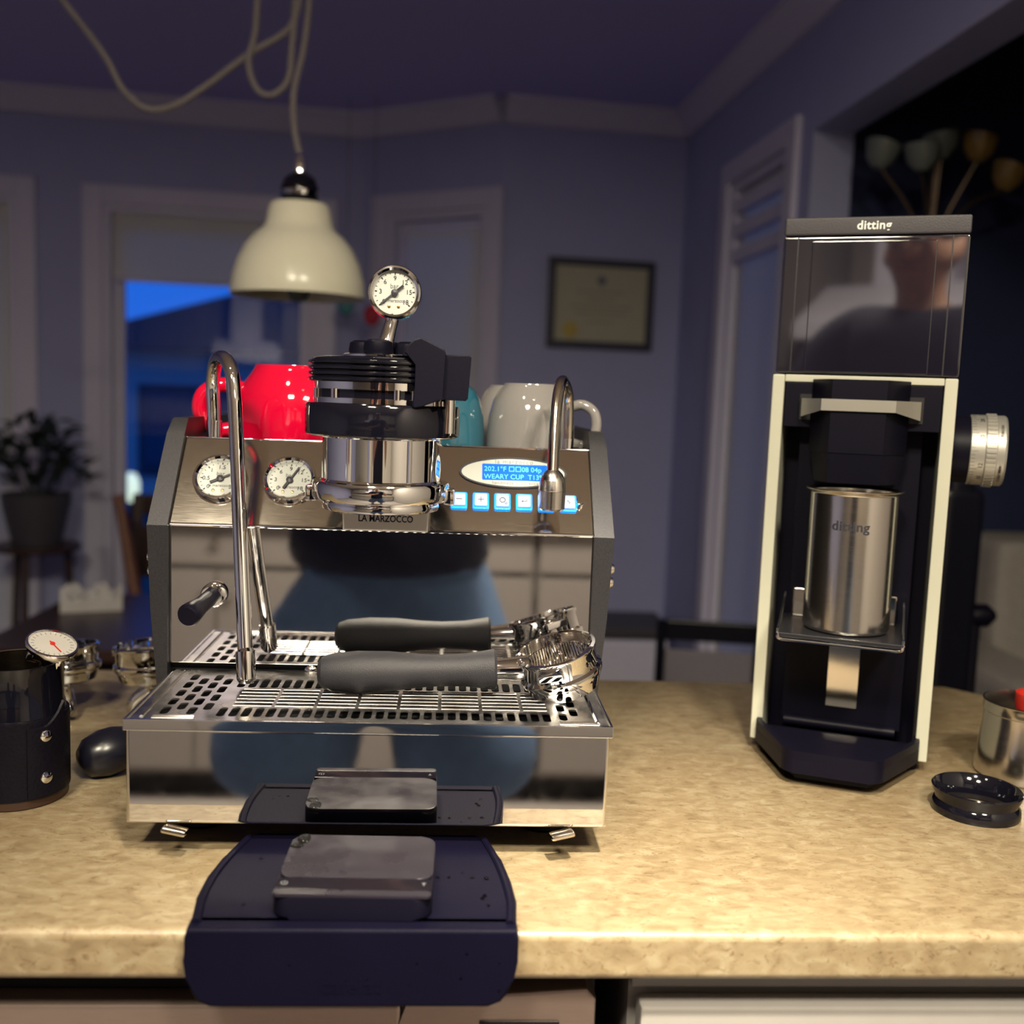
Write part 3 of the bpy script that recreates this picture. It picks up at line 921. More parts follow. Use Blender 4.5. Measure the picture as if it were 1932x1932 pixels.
# ---- display and buttons
s0 = s_of(0.2841)
oval = ep('display_badge', prism(circle(0, 0, 0.0178, 48, 0.0525), 0, 0.0016, bev=0.0005), M_INK, mtx=pf(0.0620, s0), label='oval display badge with black rim')
ep('badge_face', prism(circle(0, -0.0006, 0.0158, 48, 0.0500), 0.0016, 0.0020), M_DIALW, oval, mtx=pf(0.0620, s0), smooth=False)
ep('lcd_screen', prism(rrect(-0.0300, 0.0330, -0.0098, 0.0088, 0.001, 2), 0.0019, 0.0024), M_LCD, oval, mtx=pf(0.0620, s0), smooth=False)
tx = text_bm('202.1°F □□08 04p', 0.0078, 0.0001, align='LEFT', sx=0.90)
bmesh.ops.translate(tx, vec=(-0.0283, 0.0026, 0.0026), verts=tx.verts)
t2 = text_bm('WEARY CUP  T13%', 0.0078, 0.0001, align='LEFT', sx=0.88)
bmesh.ops.translate(t2, vec=(-0.0283, -0.0062, 0.0026), verts=t2.verts)
ep('lcd_text', join(tx, t2), M_LCDT, oval, mtx=pf(0.0620, s0), smooth=False)
tx = text_bm('la marzocco', 0.0068, 0.0001, spacing=1.12)
bmesh.ops.translate(tx, vec=(0.0010, 0.0118, 0.0021), verts=tx.verts)
t2 = text_bm('handmade in florence', 0.0049, 0.0001, spacing=1.05)
bmesh.ops.translate(t2, vec=(0.0020, -0.0128, 0.0021), verts=t2.verts)
ep('badge_lettering', join(tx, t2), M_INKG, oval, mtx=pf(0.0620, s0), smooth=False)
sb = s_of(0.2576)


def sym(k):
    if k == 0: return box(-0.0028, 0.0028, -0.00025, 0.00025, 0, 0.0003)
    if k == 1: return join(box(-0.0028, 0.0028, -0.00025, 0.00025, 0, 0.0003), box(-0.00025, 0.00025, -0.0028, 0.0028, 0, 0.0003))
    if k == 2: return join(tube([(0.0026 * cos(a), 0.0026 * sin(a), 0.0002) for a in [2 * pi * i / 20 for i in range(20)]], 0.00035, 6, closed=True), tube([(0.0034 + 0.001 * cos(a), -0.0036 + 0.001 * sin(a), 0.0002) for a in [2 * pi * i / 12 for i in range(12)]], 0.00025, 6, closed=True))
    if k == 3: return join(box(-0.0024, 0.0026, -0.0010, -0.0005, 0, 0.0003), box(0.0021, 0.0026, -0.0010, 0.0022, 0, 0.0003), prism([(-0.0030, -0.00075), (-0.0012, 0.0002), (-0.0012, -0.0017)], 0, 0.0003))
    return text_bm('%', 0.0055, 0.0001)


for k, x in enumerate((0.0103, 0.0310, 0.0515, 0.0722, 0.0933, 0.1145)):
    bt = ep('button', prism(rrect(-0.0078, 0.0078, -0.0090, 0.0090, 0.0018, 3), 0, 0.0022, bev=0.0004), M_BLUELED, mtx=pf(x, sb), label='square button with blue backlit edge')
    ep('button_cap', prism(rrect(-0.0060, 0.0060, -0.0068, 0.0068, 0.0012, 3), 0.002, 0.0042, bev=0.0006), M_CYANLED, bt, mtx=pf(x, sb))
    ep('button_symbol', sym(k if k < 4 else 4), M_INK, bt, mtx=pf(x, sb, 0.0044), smooth=False)
ep('panel_screw', lathe([(0, 0.006), (0.0030, 0.0055), (0.0038, 0.003), (0.0036, 0)], 18), M_CHROME, mtx=pf(0.1253, sb))

# ------------------------------------------------------------------ cups on the machine (upside down)
def cup(name, label, x, y, z, R, H, mt, hdir, r_top=None, group=None):
    r_top = r_top or R * 0.55
    t = thing(name, label, 'cup', on_machine((x, y, z)), group=group)
    R, H, r_top = R * KM, H * KM, r_top * KM
    prof = [(R, 0), (R * 1.0, H * 0.06), (R * 0.995, H * 0.30), (R * 0.955, H * 0.55), (R * 0.87, H * 0.76), (R * 0.74, H * 0.90), (r_top * 1.02, H * 0.965), (r_top, H), (r_top * 0.9, H), (r_top * 0.85, H * 0.96), (0, H * 0.955)]
    inner = [(0, H * 0.91), (R * 0.68, H * 0.86), (R * 0.90, H * 0.55), (R * 0.93, H * 0.25), (R * 0.94, 0), (R, 0)]
    obj('body', lathe(inner + prof, 56), mt, t)
    if hdir is not None:
        P = spline([(R * 0.93, 0, H * 0.22), (R * 1.25, 0, H * 0.20), (R * 1.48, 0, H * 0.38), (R * 1.45, 0, H * 0.62), (R * 1.18, 0, H * 0.74), (R * 0.86, 0, H * 0.70)], 6)
        obj('handle', tube(P, R * 0.115, 12), mt, t, mtx=RZ(hdir))
    return t


DK = 0.2955
cup('red_cup', 'glossy red cup upside down on the machine beside the steam wand', -0.1600, 1.105, DK, 0.068, 0.086, M_RED, 188, r_top=0.046)
cup('teal_cup', 'glossy teal blue cup upside down on the machine behind the brew group', -0.008, 1.085, DK, 0.0445, 0.075, M_BLUEGL, 100, r_top=0.026)
cup('grey_cup', 'glossy grey cup upside down on the machine behind the water spout', 0.0850, 1.085, DK, 0.0470, 0.0765, M_GREYGL, -20, r_top=0.030)
cup('grey_cup', 'grey cup upside down at the back of the deck behind the other grey cup', 0.0720, 1.185, DK, 0.0455, 0.075, M_GREYGL, 60, r_top=0.028)

# ------------------------------------------------------------------ portafilters
def portafilter(label, loc, rotz, tilt, drop, spouts=False, group=None):
    t = thing('portafilter', label, 'portafilter', loc, rotz, group=group)
    hd = RX(tilt[0]) @ RY(tilt[1])
    prof = [(0, -0.0235), (0.026, -0.0235), (0.031, -0.021), (0.0335, -0.014), (0.0338, -0.011), (0.0365, -0.009), (0.0375, -0.006), (0.0372, -0.003), (0.0345, -0.001), (0.0345, 0.012), (0.0362, 0.0145), (0.0362, 0.017), (0.0335, 0.0178), (0.0320, 0.0170), (0.0315, 0.0), (0.0300, -0.004), (0.0, -0.004)]
    h = obj('head', lathe(prof, 56), M_CHROME, t, mtx=hd)
    bs = bmesh.new()
    for k in range(24):
        x = -0.028 + k * 0.00243
        l = math.sqrt(max(0, 0.0305 ** 2 - x * x))
        add(bs, tube([(x, -l, 0.0065), (x, l, 0.0065)], 0.0009, 6))
    obj('basket_screen', bs, M_BRUSH, h, mtx=hd)
    for a in (75, 255):
        obj('lug', box(0.034, 0.0405, -0.011, 0.011, 0.004, 0.011, 0.001), M_CHROME, h, mtx=hd @ RZ(a))
    H = RY(-drop)
    obj('neck', tube([(-0.028, 0, -0.002), (-0.050, 0, -0.0025), (-0.057, 0, -0.0025)], [0.0120, 0.0095, 0.0095], 20), M_CHROME, t, mtx=H)
    hp = [(-0.056, 0.0), (-0.0562, 0.0160), (-0.0585, 0.0180), (-0.066, 0.0168), (-0.082, 0.0146), (-0.105, 0.0138), (-0.125, 0.0148), (-0.150, 0.0176), (-0.178, 0.0184), (-0.200, 0.0165), (-0.2085, 0.0135), (-0.2120, 0.0085), (-0.2130, 0.0)]
    obj('handle', lathe([(r, x) for x, r in hp], 36, RY(90) @ T(0, 0, 0)), M_GRIP, t, mtx=H @ T(0, 0, -0.0025))
    if spouts:
        s = tube(spline([(0, 0, -0.020), (0, 0, -0.032), (0, 0.012, -0.040), (0, 0.020, -0.048), (0, 0.021, -0.058)], 5), 0.0075, 14)
        add(s, tube(spline([(0, 0, -0.020), (0, 0, -0.032), (0, -0.012, -0.040), (0, -0.020, -0.048), (0, -0.021, -0.058)], 5), 0.0075, 14))
        obj('spout', s, M_CHROME, h, mtx=hd)
    return t


pfm = portafilter('chrome portafilter with thick black handle lying on the drip tray', on_machine((0.1030, 0.8860, 0.1225)), rad(1.0), (9, -17), 2)
pfm.scale = (KM, KM, KM)
portafilter('spouted portafilter on the counter behind the black tamper', (-0.3190, 1.112, 0.0600), rad(-97), (4, 0), 6.0, True, group='portafilters on the counter')
portafilter('spouted portafilter on the counter behind the leather sleeved pitcher', (-0.4060, 1.105, 0.0600), rad(28), (-6, 0), 10.0, True, group='portafilters on the counter')

tp = thing('tamper', 'tamper with rounded black handle lying beside the drip tray', 'tamper', (-0.2980, 0.9330, 0.0), rad(40))
TM = T(0, 0, 0.0225) @ RY(90 - 6)
obj('handle', lathe([(0, -0.034), (0.010, -0.0325), (0.0175, -0.026), (0.0215, -0.012), (0.0215, 0.0), (0.018, 0.014), (0.0125, 0.026), (0.0105, 0.036), (0, 0.036)], 32, TM), mat('tamper_black', (0.006, 0.006, 0.012), 0.28), tp)
obj('base', lathe([(0, 0.034), (0.011, 0.034), (0.013, 0.037), (0.0265, 0.039), (0.0265, 0.052), (0.025, 0.053), (0, 0.053)], 36, TM @ T(-0.004, 0, 0)), M_BRUSH, tp)

# ------------------------------------------------------------------ tamping mat and scale
MR = (-0.055, 0.70, 0.0)
mt_ = thing('tamping_mat', 'thick black rubber tamping mat folded over the counter edge', 'mat', MR)
LE = [(-0.1588, 0.642), (-0.1625, 0.6739), (-0.1622, 0.7058), (-0.1582, 0.7349), (-0.1500, 0.772), (-0.140, 0.782)]
RE = [(0.0535, 0.642), (0.0553, 0.6709), (0.0532, 0.7010), (0.0480, 0.7370), (0.0400, 0.772), (0.030, 0.782)]
RE[0] = (0.0535, 0.642)
obj('mat_top', prism(LE[::-1] + RE, 0.0005, 0.0115, bev=0.003, seg=3), M_RUBBER, mt_, rel=MR)
fp = [(-0.1590, 0.0115), (-0.1612, 0.004), (-0.1612, -0.010), (-0.1595, -0.022), (-0.1560, -0.033), (-0.1520, -0.039), (-0.144, -0.0425), (0.036, -0.0425), (0.0445, -0.039), (0.0490, -0.033), (0.0528, -0.022), (0.0548, -0.010), (0.0550, 0.004), (0.0535, 0.0115)]
obj('front_apron', prism(fp, 0.634, 0.652, axis='y', bev=0.003, seg=3), M_RUBBER, mt_, rel=MR)
for S, sg in ((LE, 1), (RE, -1)):
    obj('raised_edge', tube(spline([(x + sg * 0.0042, y, 0.0112) for x, y in S[:5]], 6), 0.0030, 10), M_RUBBER, mt_, rel=MR)
obj('embossed_lettering', text_bm('cafelat', 0.0155, 0.0003, 0.0001), M_RUBBER, mt_, mtx=frame((-0.054, 0.6339, -0.0275), (1, 0, 0), (0, 0, 1), (0, -1, 0)), smooth=False, rel=MR)
dr = bmesh.new()
for k in range(16):
    x, y = random.uniform(-0.01, 0.05), random.uniform(0.655, 0.745)
    if k < 4: x, y = random.uniform(-0.15, -0.118), random.uniform(0.66, 0.74)
    r = random.uniform(0.0008, 0.0022)
    add(dr, lathe([(r, 0), (r * 0.8, r * 0.25), (r * 0.4, r * 0.4), (0, r * 0.45)], 10, T(x, y, 0.0114) @ Matrix.Diagonal((random.uniform(0.8, 1.5), random.uniform(0.8, 1.6), 1, 1))))
for k in range(13):
    r = random.uniform(0.0005, 0.0010)
    add(dr, lathe([(r, 0), (r * 0.7, r * 0.4), (0, r * 0.6)], 8, T(random.uniform(-0.11, 0.05), 0.6341, random.uniform(-0.036, 0.0)) @ RX(90)))
obj('water_drops', dr, mat('water', (0.9, 0.95, 1), 0.02, trans=1.0, ior=1.33), mt_, rel=MR, kind='stuff')

SR = (-0.0545, 0.69, 0.0115)
sc_ = thing('coffee_scale', 'small black coffee scale standing on the rubber mat', 'scale', SR, rad(-1.0))
obj('base', prism(rrect(-0.0525, 0.0525, -0.0455, 0.0455, 0.012), 0.0005, 0.0160, bev=0.0025), M_BLACK, sc_)
obj('platform', prism(rrect(-0.0520, 0.0520, -0.0220, 0.0455, 0.0105), 0.0160, 0.0185, bev=0.0008), mat('scale_satin_black', (0.012, 0.010, 0.017), 0.32, noise=0.3, scale=25, rvar=0.08), sc_)
obj('display_strip', box(-0.0520, 0.0520, -0.0375, -0.0225, 0.0158, 0.0183, 0.0004), mat('scale_gloss_black', (0.007, 0.006, 0.010), 0.08), sc_)
obj('front_band', prism(rrect(-0.0520, 0.0520, -0.0455, -0.0380, 0.0035, 3), 0.0158, 0.0183, bev=0.0006), MATS['scale_satin_black'], sc_)
pw = tube([(-0.0465 + 0.0022 * cos(a), -0.030 + 0.0022 * sin(a), 0.0184) for a in [rad(120 + 300 * i / 16) for i in range(17)]], 0.0002, 6)
add(pw, box(-0.0467, -0.0463, -0.0300, -0.0272, 0.0183, 0.0186))
tt = text_bm('T', 0.0052, 0.0001)
bmesh.ops.translate(tt, vec=(0.0465, -0.0300, 0.0185), verts=tt.verts)
obj('power_symbol', pw, M_INKG, sc_, smooth=False)
obj('tare_symbol', tt, M_INKG, sc_, smooth=False)
wt = lathe([(0.0058, 0), (0.005, 0.0006), (0.002, 0.0009), (0, 0.001)], 16, T(-0.0440, 0.0385, 0.0185) @ Matrix.Diagonal((0.85, 1.5, 1, 1)))
add(wt, lathe([(0.005, 0), (0.004, 0.0006), (0, 0.0009)], 14, T(-0.0475, 0.0270, 0.0185)))
obj('water_drop', wt, MATS['water'], sc_)

# ------------------------------------------------------------------ leather sleeved pitcher with thermometer
PC = (-0.3640, 0.880, 0.0)
t = thing('steaming_pitcher', 'black metal pitcher with leather sleeve at the left of the machine', 'pitcher', PC)
obj('body', lathe([(0, 0.001), (0.0385, 0.001), (0.0395, 0.004), (0.0395, 0.078), (0.0375, 0.086), (0.0375, 0.1185), (0.0380, 0.1195), (0.0370, 0.1195)], 56), M_GLOSSBLACK, t)
obj('lining', lathe([(0.0370, 0.1195), (0.0364, 0.1190), (0.0364, 0.006), (0, 0.006)], 56), M_BRUSH, t)
obj('leather_sleeve', lathe([(0.0395, 0.0085), (0.0418, 0.0085), (0.0420, 0.010), (0.0420, 0.074), (0.0416, 0.0760), (0.0395, 0.0760)], 56), M_LEATHER, t)
obj('base_band', lathe([(0.0385, 0.0005), (0.0405, 0.001), (0.0405, 0.0085), (0.0385, 0.0085)], 56), mat('brown_base', (0.035, 0.016, 0.010), 0.4), t)
flap = bmesh.new()
n = 10
rings = []
for i in range(n + 1):
    a = rad(-58 + 46 * i / n)
    zt = 0.0700 + 0.018 * (max(0, i - 4) / 6.0) ** 1.5
    zb = 0.009
    rings.append([flap.verts.new((r * cos(a), r * sin(a), z)) for r, z in ((0.0422, zb), (0.0442, zb + 0.001), (0.0442, zt - 0.001), (0.0422, zt))])
for a_, b_ in zip(rings, rings[1:]):
    for k in range(4):
        flap.faces.new((a_[k], b_[k], b_[(k + 1) % 4], a_[(k + 1) % 4]))
flap.faces.new(rings[0]); flap.faces.new(rings[-1][::-1])
fl = obj('sleeve_flap', flap, M_LEATHER, t)
for z in (0.062, 0.026):
    obj('snap_stud', lathe([(0, 0.0022), (0.0025, 0.0019), (0.0048, 0.0008), (0.0052, 0)], 20, RZ(-38) @ T(0.0441, 0, z) @ RY(90)), M_CHROME, fl)
TF = frame((-0.3330 - PC[0], 0.878 - PC[1], 0.1330), (0.94, 0.0, -0.34), (0.10, 0.955, 0.28), (0.32, -0.30, 0.90))
th = thing('milk_thermometer', 'round dial milk thermometer clipped to the rim of the black pitcher', 'thermometer', (-0.333, 0.878, 0.1330))
TF = Matrix(((0.93, 0.10, 0.0), (0.0, 0.96, 0.0), (0.0, 0.0, 1.0))).to_4x4()
TF = RY(19) @ RX(14)
obj('case', lathe([(0, -0.004), (0.016, -0.004), (0.0205, -0.0025), (0.0215, 0.001), (0.0210, 0.0028), (0.0195, 0.0030), (0.0190, 0.0012)], 40), M_CHROME, th, mtx=TF)
obj('dial_face', lathe([(0, 0.0013), (0.0191, 0.0013)], 40), mat('thermometer_face', (0.42, 0.40, 0.38), 0.12, noise=0.1), th, mtx=TF)
bm = bmesh.new()
for i in range(24):
    b = box(0.0145, 0.0172, -0.00025, 0.00025, 0.0014, 0.0016)
    bmesh.ops.transform(b, matrix=RZ(i * 15), verts=b.verts); add(bm, b)
obj('scale_print', bm, M_INKG, th, mtx=TF, smooth=False)
obj('needle', join(box(-0.004, 0.013, -0.0005, 0.0005, 0.0018, 0.0022), lathe([(0, 0.003), (0.002, 0.0026), (0.002, 0.0014)], 12)), mat('red_needle', (0.5, 0.02, 0.02), 0.4), th, mtx=TF @ RZ(-35))
obj('probe', tube([(0, 0, -0.004), (-0.004, 0.004, -0.02), (-0.010, 0.004, -0.11)], 0.002, 10), M_BRUSH, th)
obj('clip', join(box(-0.012, 0.012, -0.008, 0.006, -0.0145, -0.006, 0.002), box(-0.004, 0.010, -0.010, -0.0085, -0.028, -0.010, 0.0006), box(-0.016, -0.006, -0.004, 0.004, -0.018, -0.008, 0.002)), M_CHROME, th, mtx=RY(22) @ RZ(20))

# ------------------------------------------------------------------ grinder (local: x across, y back, z up)
GO = (0.40295, 0.9944, 0.0)
gr = thing('coffee_grinder', 'tall white and black coffee grinder with smoked hopper', 'grinder', GO, rad(-23.2))


def gp(name, bm, mt, parent=gr, **k): return obj(name, bm, mt, parent, **k)


for s in (-1, 1):
    gp('side_panel', box(min(s * 0.0745, s * 0.0865), max(s * 0.0745, s * 0.0865), 0.0, 0.200, 0.0115, 0.3905, 0.0015), M_WHITE, label='white side panel')
gp('top_bar', box(-0.0743, 0.0743, 0.001, 0.200, 0.3835, 0.3905, 0.0008), M_WHITE)
gp('inner_back', box(-0.0743, 0.0743, 0.060, 0.200, 0.012, 0.3835), M_BLACK)
gp('inner_column', box(-0.0585, 0.0600, 0.030, 0.060, 0.030, 0.345, 0.001), M_BLACK)
for x0, x1 in ((-0.0735, -0.044), (0.044, 0.0735)): gp('upper_block', box(x0, x1, 0.0015, 0.060, 0.3385, 0.3830, 0.0008), M_BLACK)
ch = gp('chute', prism([(-0.0470, 0.060), (-0.0470, -0.001), (-0.0270, -0.030), (0.0235, -0.030), (0.0445, -0.001), (0.0445, 0.060)], 0.315, 0.3865, bev=0.0008), M_BLACK)
low = bmesh.new()
A = [(-0.0450, 0.050), (-0.0450, -0.001), (-0.0265, -0.0290), (0.0230, -0.0290), (0.0430, -0.001), (0.0430, 0.050)]
B = [(-0.0400, 0.045), (-0.0400, -0.003), (-0.0255, -0.0265), (0.0220, -0.0265), (0.0385, -0.003), (0.0385, 0.045)]
va = [low.verts.new((*p, 0.315)) for p in A]; vb = [low.verts.new((*p, 0.2860)) for p in B]
for i in range(6): low.faces.new((va[i], va[(i + 1) % 6], vb[(i + 1) % 6], vb[i]))
low.faces.new(va); low.faces.new(vb[::-1])
gp('chute_spout', low, M_BLACK, ch)
sec = [(-0.0565, -0.006, 0.3490, 0.3672), (-0.0360, -0.033, 0.3560, 0.3672), (0.0320, -0.033, 0.3560, 0.3672), (0.0550, -0.006, 0.3490, 0.3672)]
bar = bmesh.new(); rg = []
for x, y, z0, z1 in sec:
    rg.append([bar.verts.new(c) for c in ((x, y, z0), (x, y, z1), (x, y + 0.006, z1), (x, y + 0.006, z0))])
for a_, b_ in zip(rg, rg[1:]):
    for k in range(4): bar.faces.new((a_[k], a_[(k + 1) % 4], b_[(k + 1) % 4], b_[k]))
bar.faces.new(rg[0]); bar.faces.new(rg[-1][::-1])
gp('knocker_bar', bar, mat('cast_metal', (0.55, 0.54, 0.50), 0.35, 0.9, noise=0.05), ch, label='pale metal bar across the chute', smooth=False)
for x0, x1 in ((-0.0585, -0.044), (0.044, 0.0575)):
    gp('bar_slot', box(x0, x1, 0.0005, 0.004, 0.3460, 0.3715), M_DARK, ch, smooth=False)
# hopper
hp_ = gp('hopper', join(box(-0.0845, 0.0870, 0.000, 0.190, 0.3915, 0.5262, 0.003)), M_HOPPER, label='smoked glossy bean hopper')
gp('hopper_window', box(-0.0566, 0.0580, -0.0022, 0.0005, 0.3935, 0.5208, 0.0010), M_HOPPER, hp_)
for x in (-0.0700, 0.0715): gp('hopper_seam', box(x - 0.0006, x + 0.0006, -0.0008, 0.0005, 0.393, 0.525), M_PAINTBLK, hp_, smooth=False)
ld = gp('hopper_lid', box(-0.0838, 0.0868, -0.0020, 0.195, 0.5262, 0.5437, 0.0022), mat('lid_plastic', (0.030, 0.027, 0.036), 0.5, noise=0.1, bump=0.15, bscale=900))
gp('lid_lettering', text_bm('ditting', 0.0116, 0.0002, 0.00022, spacing=1.06), M_WPRINT, ld, mtx=frame((-0.0002, -0.0022, 0.5350), (1, 0, 0), (0, 0, 1), (0, -1, 0)), smooth=False)
# platform
pl = gp('cup_platform', box(-0.0600, 0.0540, -0.0720, 0.0290, 0.1380, 0.1425, 0.001), mat('platform_black', (0.02, 0.02, 0.025), 0.25, 0.2))
for s, x in ((-1, -0.0598), (1, 0.0538)):
    gp('platform_bracket', prism([(-0.0720, 0.1370), (0.020, 0.1370), (0.020, 0.166), (-0.002, 0.1705), (-0.012, 0.166), (-0.050, 0.1480), (-0.0720, 0.1465)], x - 0.001, x + 0.001, axis='x', bev=0.0004), M_CHROME, pl)
gp('platform_front', tube([(-0.0600, -0.0722, 0.1425), (-0.0585, -0.0735, 0.1372), (-0.0540, -0.0740, 0.1362), (0.0480, -0.0740, 0.1362), (0.0525, -0.0735, 0.1372), (0.0540, -0.0722, 0.1425)], 0.0014, 10), M_CHROME, pl)
gp('platform_back', box(-0.0540, 0.0480, 0.0180, 0.0225, 0.1425, 0.1720, 0.002), M_BRUSH, pl)
gp('height_rail', box(-0.0141, 0.0163, 0.0285, 0.0302, 0.0490, 0.1380), M_BRUSH)
# drip tray
op = [(-0.0800, 0.005), (-0.0800, -0.010), (-0.0480, -0.082), (-0.0435, -0.089), (-0.0350, -0.094), (0.0330, -0.094), (0.0415, -0.089), (0.0460, -0.082), (0.0780, -0.010), (0.0780, 0.005)]
ip = [(-0.0740, 0.0300), (-0.0740, -0.008), (-0.0435, -0.0755), (-0.0350, -0.0850), (0.0330, -0.0850), (0.0415, -0.0755), (0.0720, -0.008), (0.0720, 0.0300)]
dt = gp('drip_tray', prism(op, 0.0130, 0.0275, bev=0.0008), M_BLACK)
wall_ = bmesh.new()
oo = [(-0.0800, 0.005)] + op[1:-1] + [(0.0780, 0.005)]
n = len(oo)
ii = [(x * 0.935, y * 0.935 + 0.003) for x, y in oo]
vo = [wall_.verts.new((*p, 0.0270)) for p in oo]; vt = [wall_.verts.new((*p, 0.0350)) for p in oo]
wi = [wall_.verts.new((*p, 0.0270)) for p in ii]; wt_ = [wall_.verts.new((*p, 0.0350)) for p in ii]
for i in range(n - 1):
    wall_.faces.new((vo[i], vo[i + 1], vt[i + 1], vt[i])); wall_.faces.new((wi[i], wt_[i], wt_[i + 1], wi[i + 1])); wall_.faces.new((vt[i], vt[i + 1], wt_[i + 1], wt_[i]))
gp('tray_wall', wall_, M_BLACK, dt)
gp('tray_step', tube([(-0.055, 0.024, 0.0300), (0.055, 0.024, 0.0300)], 0.0055, 14), M_BLACK, dt)
gp('base_plinth', prism([(-0.070, 0.18), (-0.070, -0.010), (-0.034, -0.080), (0.032, -0.080), (0.068, -0.010), (0.068, 0.18)], 0.004, 0.0130, bev=0.0008), M_BLACK)
for x in (-0.066, 0.066):
    for y in (0.015, 0.17):
        gp('foot', lathe([(0, 0), (0.012, 0), (0.013, 0.003), (0.011, 0.012), (0, 0.012)], 18, T(x, y, 0)), M_RUBBER)
# dial on the right side
DM = T(0.0865, 0.075, 0.3215) @ RY(90)
dh = gp('dial_hub', lathe([(0, 0.0), (0.0340, 0.0), (0.0340, 0.0190), (0, 0.0190)], 40, DM), M_BLACK)
dl = gp('grind_dial', lathe([(0, 0.0185), (0.0350, 0.0185), (0.0356, 0.0192), (0.0356, 0.0320), (0.0350, 0.0325), (0.0362, 0.0330), (0.0362, 0.0425), (0.0356, 0.0432), (0.0356, 0.0500), (0.0340, 0.0520), (0, 0.0520)], 64, DM), mat('dial_alu', (0.50, 0.49, 0.46), 0.38, 0.7), dh, label='silver numbered grind dial')
tk = bmesh.new(); rb = bmesh.new()
for i in range(60):
    b = box(0.0354, 0.0358, -0.00012, 0.00012, 0.0192, 0.0192 + (0.0065 if i % 5 == 0 else 0.004))
    bmesh.ops.transform(b, matrix=DM @ RZ(i * 6), verts=b.verts); add(tk, b)
for i in range(48):
    b = box(0.0360, 0.0372, -0.0012, 0.0012, 0.0335, 0.0420)
    bmesh.ops.transform(b, matrix=DM @ RZ(i * 7.5), verts=b.verts); add(rb, b)
for a, s in ((-148, '20'), (-112, '10'), (-66, '12'), (-42, '11')):
    x_ = text_bm(s, 0.0058, 0.0002)
    F_ = DM @ RZ(a) @ frame((0.0357, 0, 0.0288), (0, 1, 0), (0, 0, 1), (1, 0, 0)) @ RZ(180)
    bmesh.ops.transform(x_, matrix=F_, verts=x_.verts); add(tk, x_)
for a, s in ((-125, 'TURKISH'), (-52, 'COLD BREW')):
    x_ = text_bm(s, 0.0036, 0.0002)
    bmesh.ops.transform(x_, matrix=DM @ RZ(a) @ frame((0.0357, 0, 0.0468), (0, 1, 0), (0, 0, 1), (1, 0, 0)) @ RZ(180), verts=x_.verts); add(tk, x_)
gp('dial_marks', tk, M_INK, dl, smooth=False)
gp('dial_ribs', rb, MATS['dial_alu'], dl, smooth=False)

# cup on the platform
th_ = rad(-23.2)
def gw(x, y, z): return (GO[0] + x * cos(th_) - y * sin(th_), GO[1] + x * sin(th_) + y * cos(th_), z)
gc = thing('grounds_cup', 'brushed steel grounds cup on the grinder platform', 'cup', gw(0.0005, -0.022, 0.1428), th_)
obj('body', lathe([(0, 0.0), (0.0370, 0.0), (0.0395, 0.0012), (0.0410, 0.0045), (0.0410, 0.1330), (0.0420, 0.1350), (0.0455, 0.1372), (0.0460, 0.1382), (0.0450, 0.1386), (0.0400, 0.1360), (0.0398, 0.130), (0.0398, 0.003), (0, 0.003)], 72), M_CUPSTEEL, gc)
bm = text_bm('ditting', 0.0128, 0.00015, 0.0003, spacing=1.06)
for v in bm.verts:
    a = v.co.x / 0.0411 + rad(-91)
    r = 0.0412 + v.co.z
    v.co = Vector((r * cos(a), r * sin(a), 0.1050 + v.co.y))
obj('cup_lettering', bm, M_INK, gc, smooth=False)

# ------------------------------------------------------------------ dosing ring, milk pitcher
dgr = thing('dosing_ring', 'black dosing ring lying on the counter beside the grinder', 'dosing ring', (0.4850, 0.8680, 0.0))
obj('ring', lathe([(0.0300, 0.001), (0.0372, 0.0), (0.0380, 0.003), (0.0372, 0.0085), (0.0350, 0.0115), (0.0350, 0.0130), (0.0378, 0.0185), (0.0385, 0.0220), (0.0375, 0.0232), (0.0358, 0.0220), (0.0315, 0.0120), (0.0300, 0.0060), (0.0300, 0.001)], 64), M_GLOSSBLACK, dgr)
mp_ = thing('milk_pitcher', 'brushed stainless steel pitcher standing behind the dosing ring', 'pitcher', (0.5850, 0.962, 0.0))
MZ = Matrix.Diagonal((1, 1, 0.86, 1))
obj('body', lathe([(0, 0.0), (0.0450, 0.0), (0.0475, 0.003), (0.0478, 0.012), (0.0450, 0.038), (0.0425, 0.060), (0.0420, 0.074), (0.0432, 0.0755), (0.0432, 0.0860), (0.0440, 0.0875), (0.0420, 0.0880), (0.0405, 0.0750), (0.0430, 0.04), (0.046, 0.01), (0, 0.006)], 64, MZ), M_CUPSTEEL, mp_)
obj('pitcher_handle', tube(spline([(0.040, 0, 0.078), (0.066, 0, 0.080), (0.076, 0, 0.060), (0.068, 0, 0.030), (0.044, 0, 0.020)], 6), 0.005, 12), M_CUPSTEEL, mp_, mtx=MZ @ RZ(-25))
rc = thing('red_scoop', 'red plastic scoop standing inside the stainless pitcher', 'scoop', (0.5900, 0.958, 0.0075))
obj('bowl', lathe([(0.0, 0.066), (0.010, 0.066), (0.018, 0.074), (0.0215, 0.088), (0.0215, 0.100), (0.0200, 0.100), (0.0195, 0.088), (0.015, 0.076), (0, 0.070)], 32), mat('red_plastic', (0.55, 0.03, 0.02), 0.3), rc, mtx=T(-0.002, -0.004, -0.022))
obj('scoop_handle', box(-0.004, 0.004, -0.0015, 0.0015, 0.0, 0.046, 0.001), MATS['red_plastic'], rc)

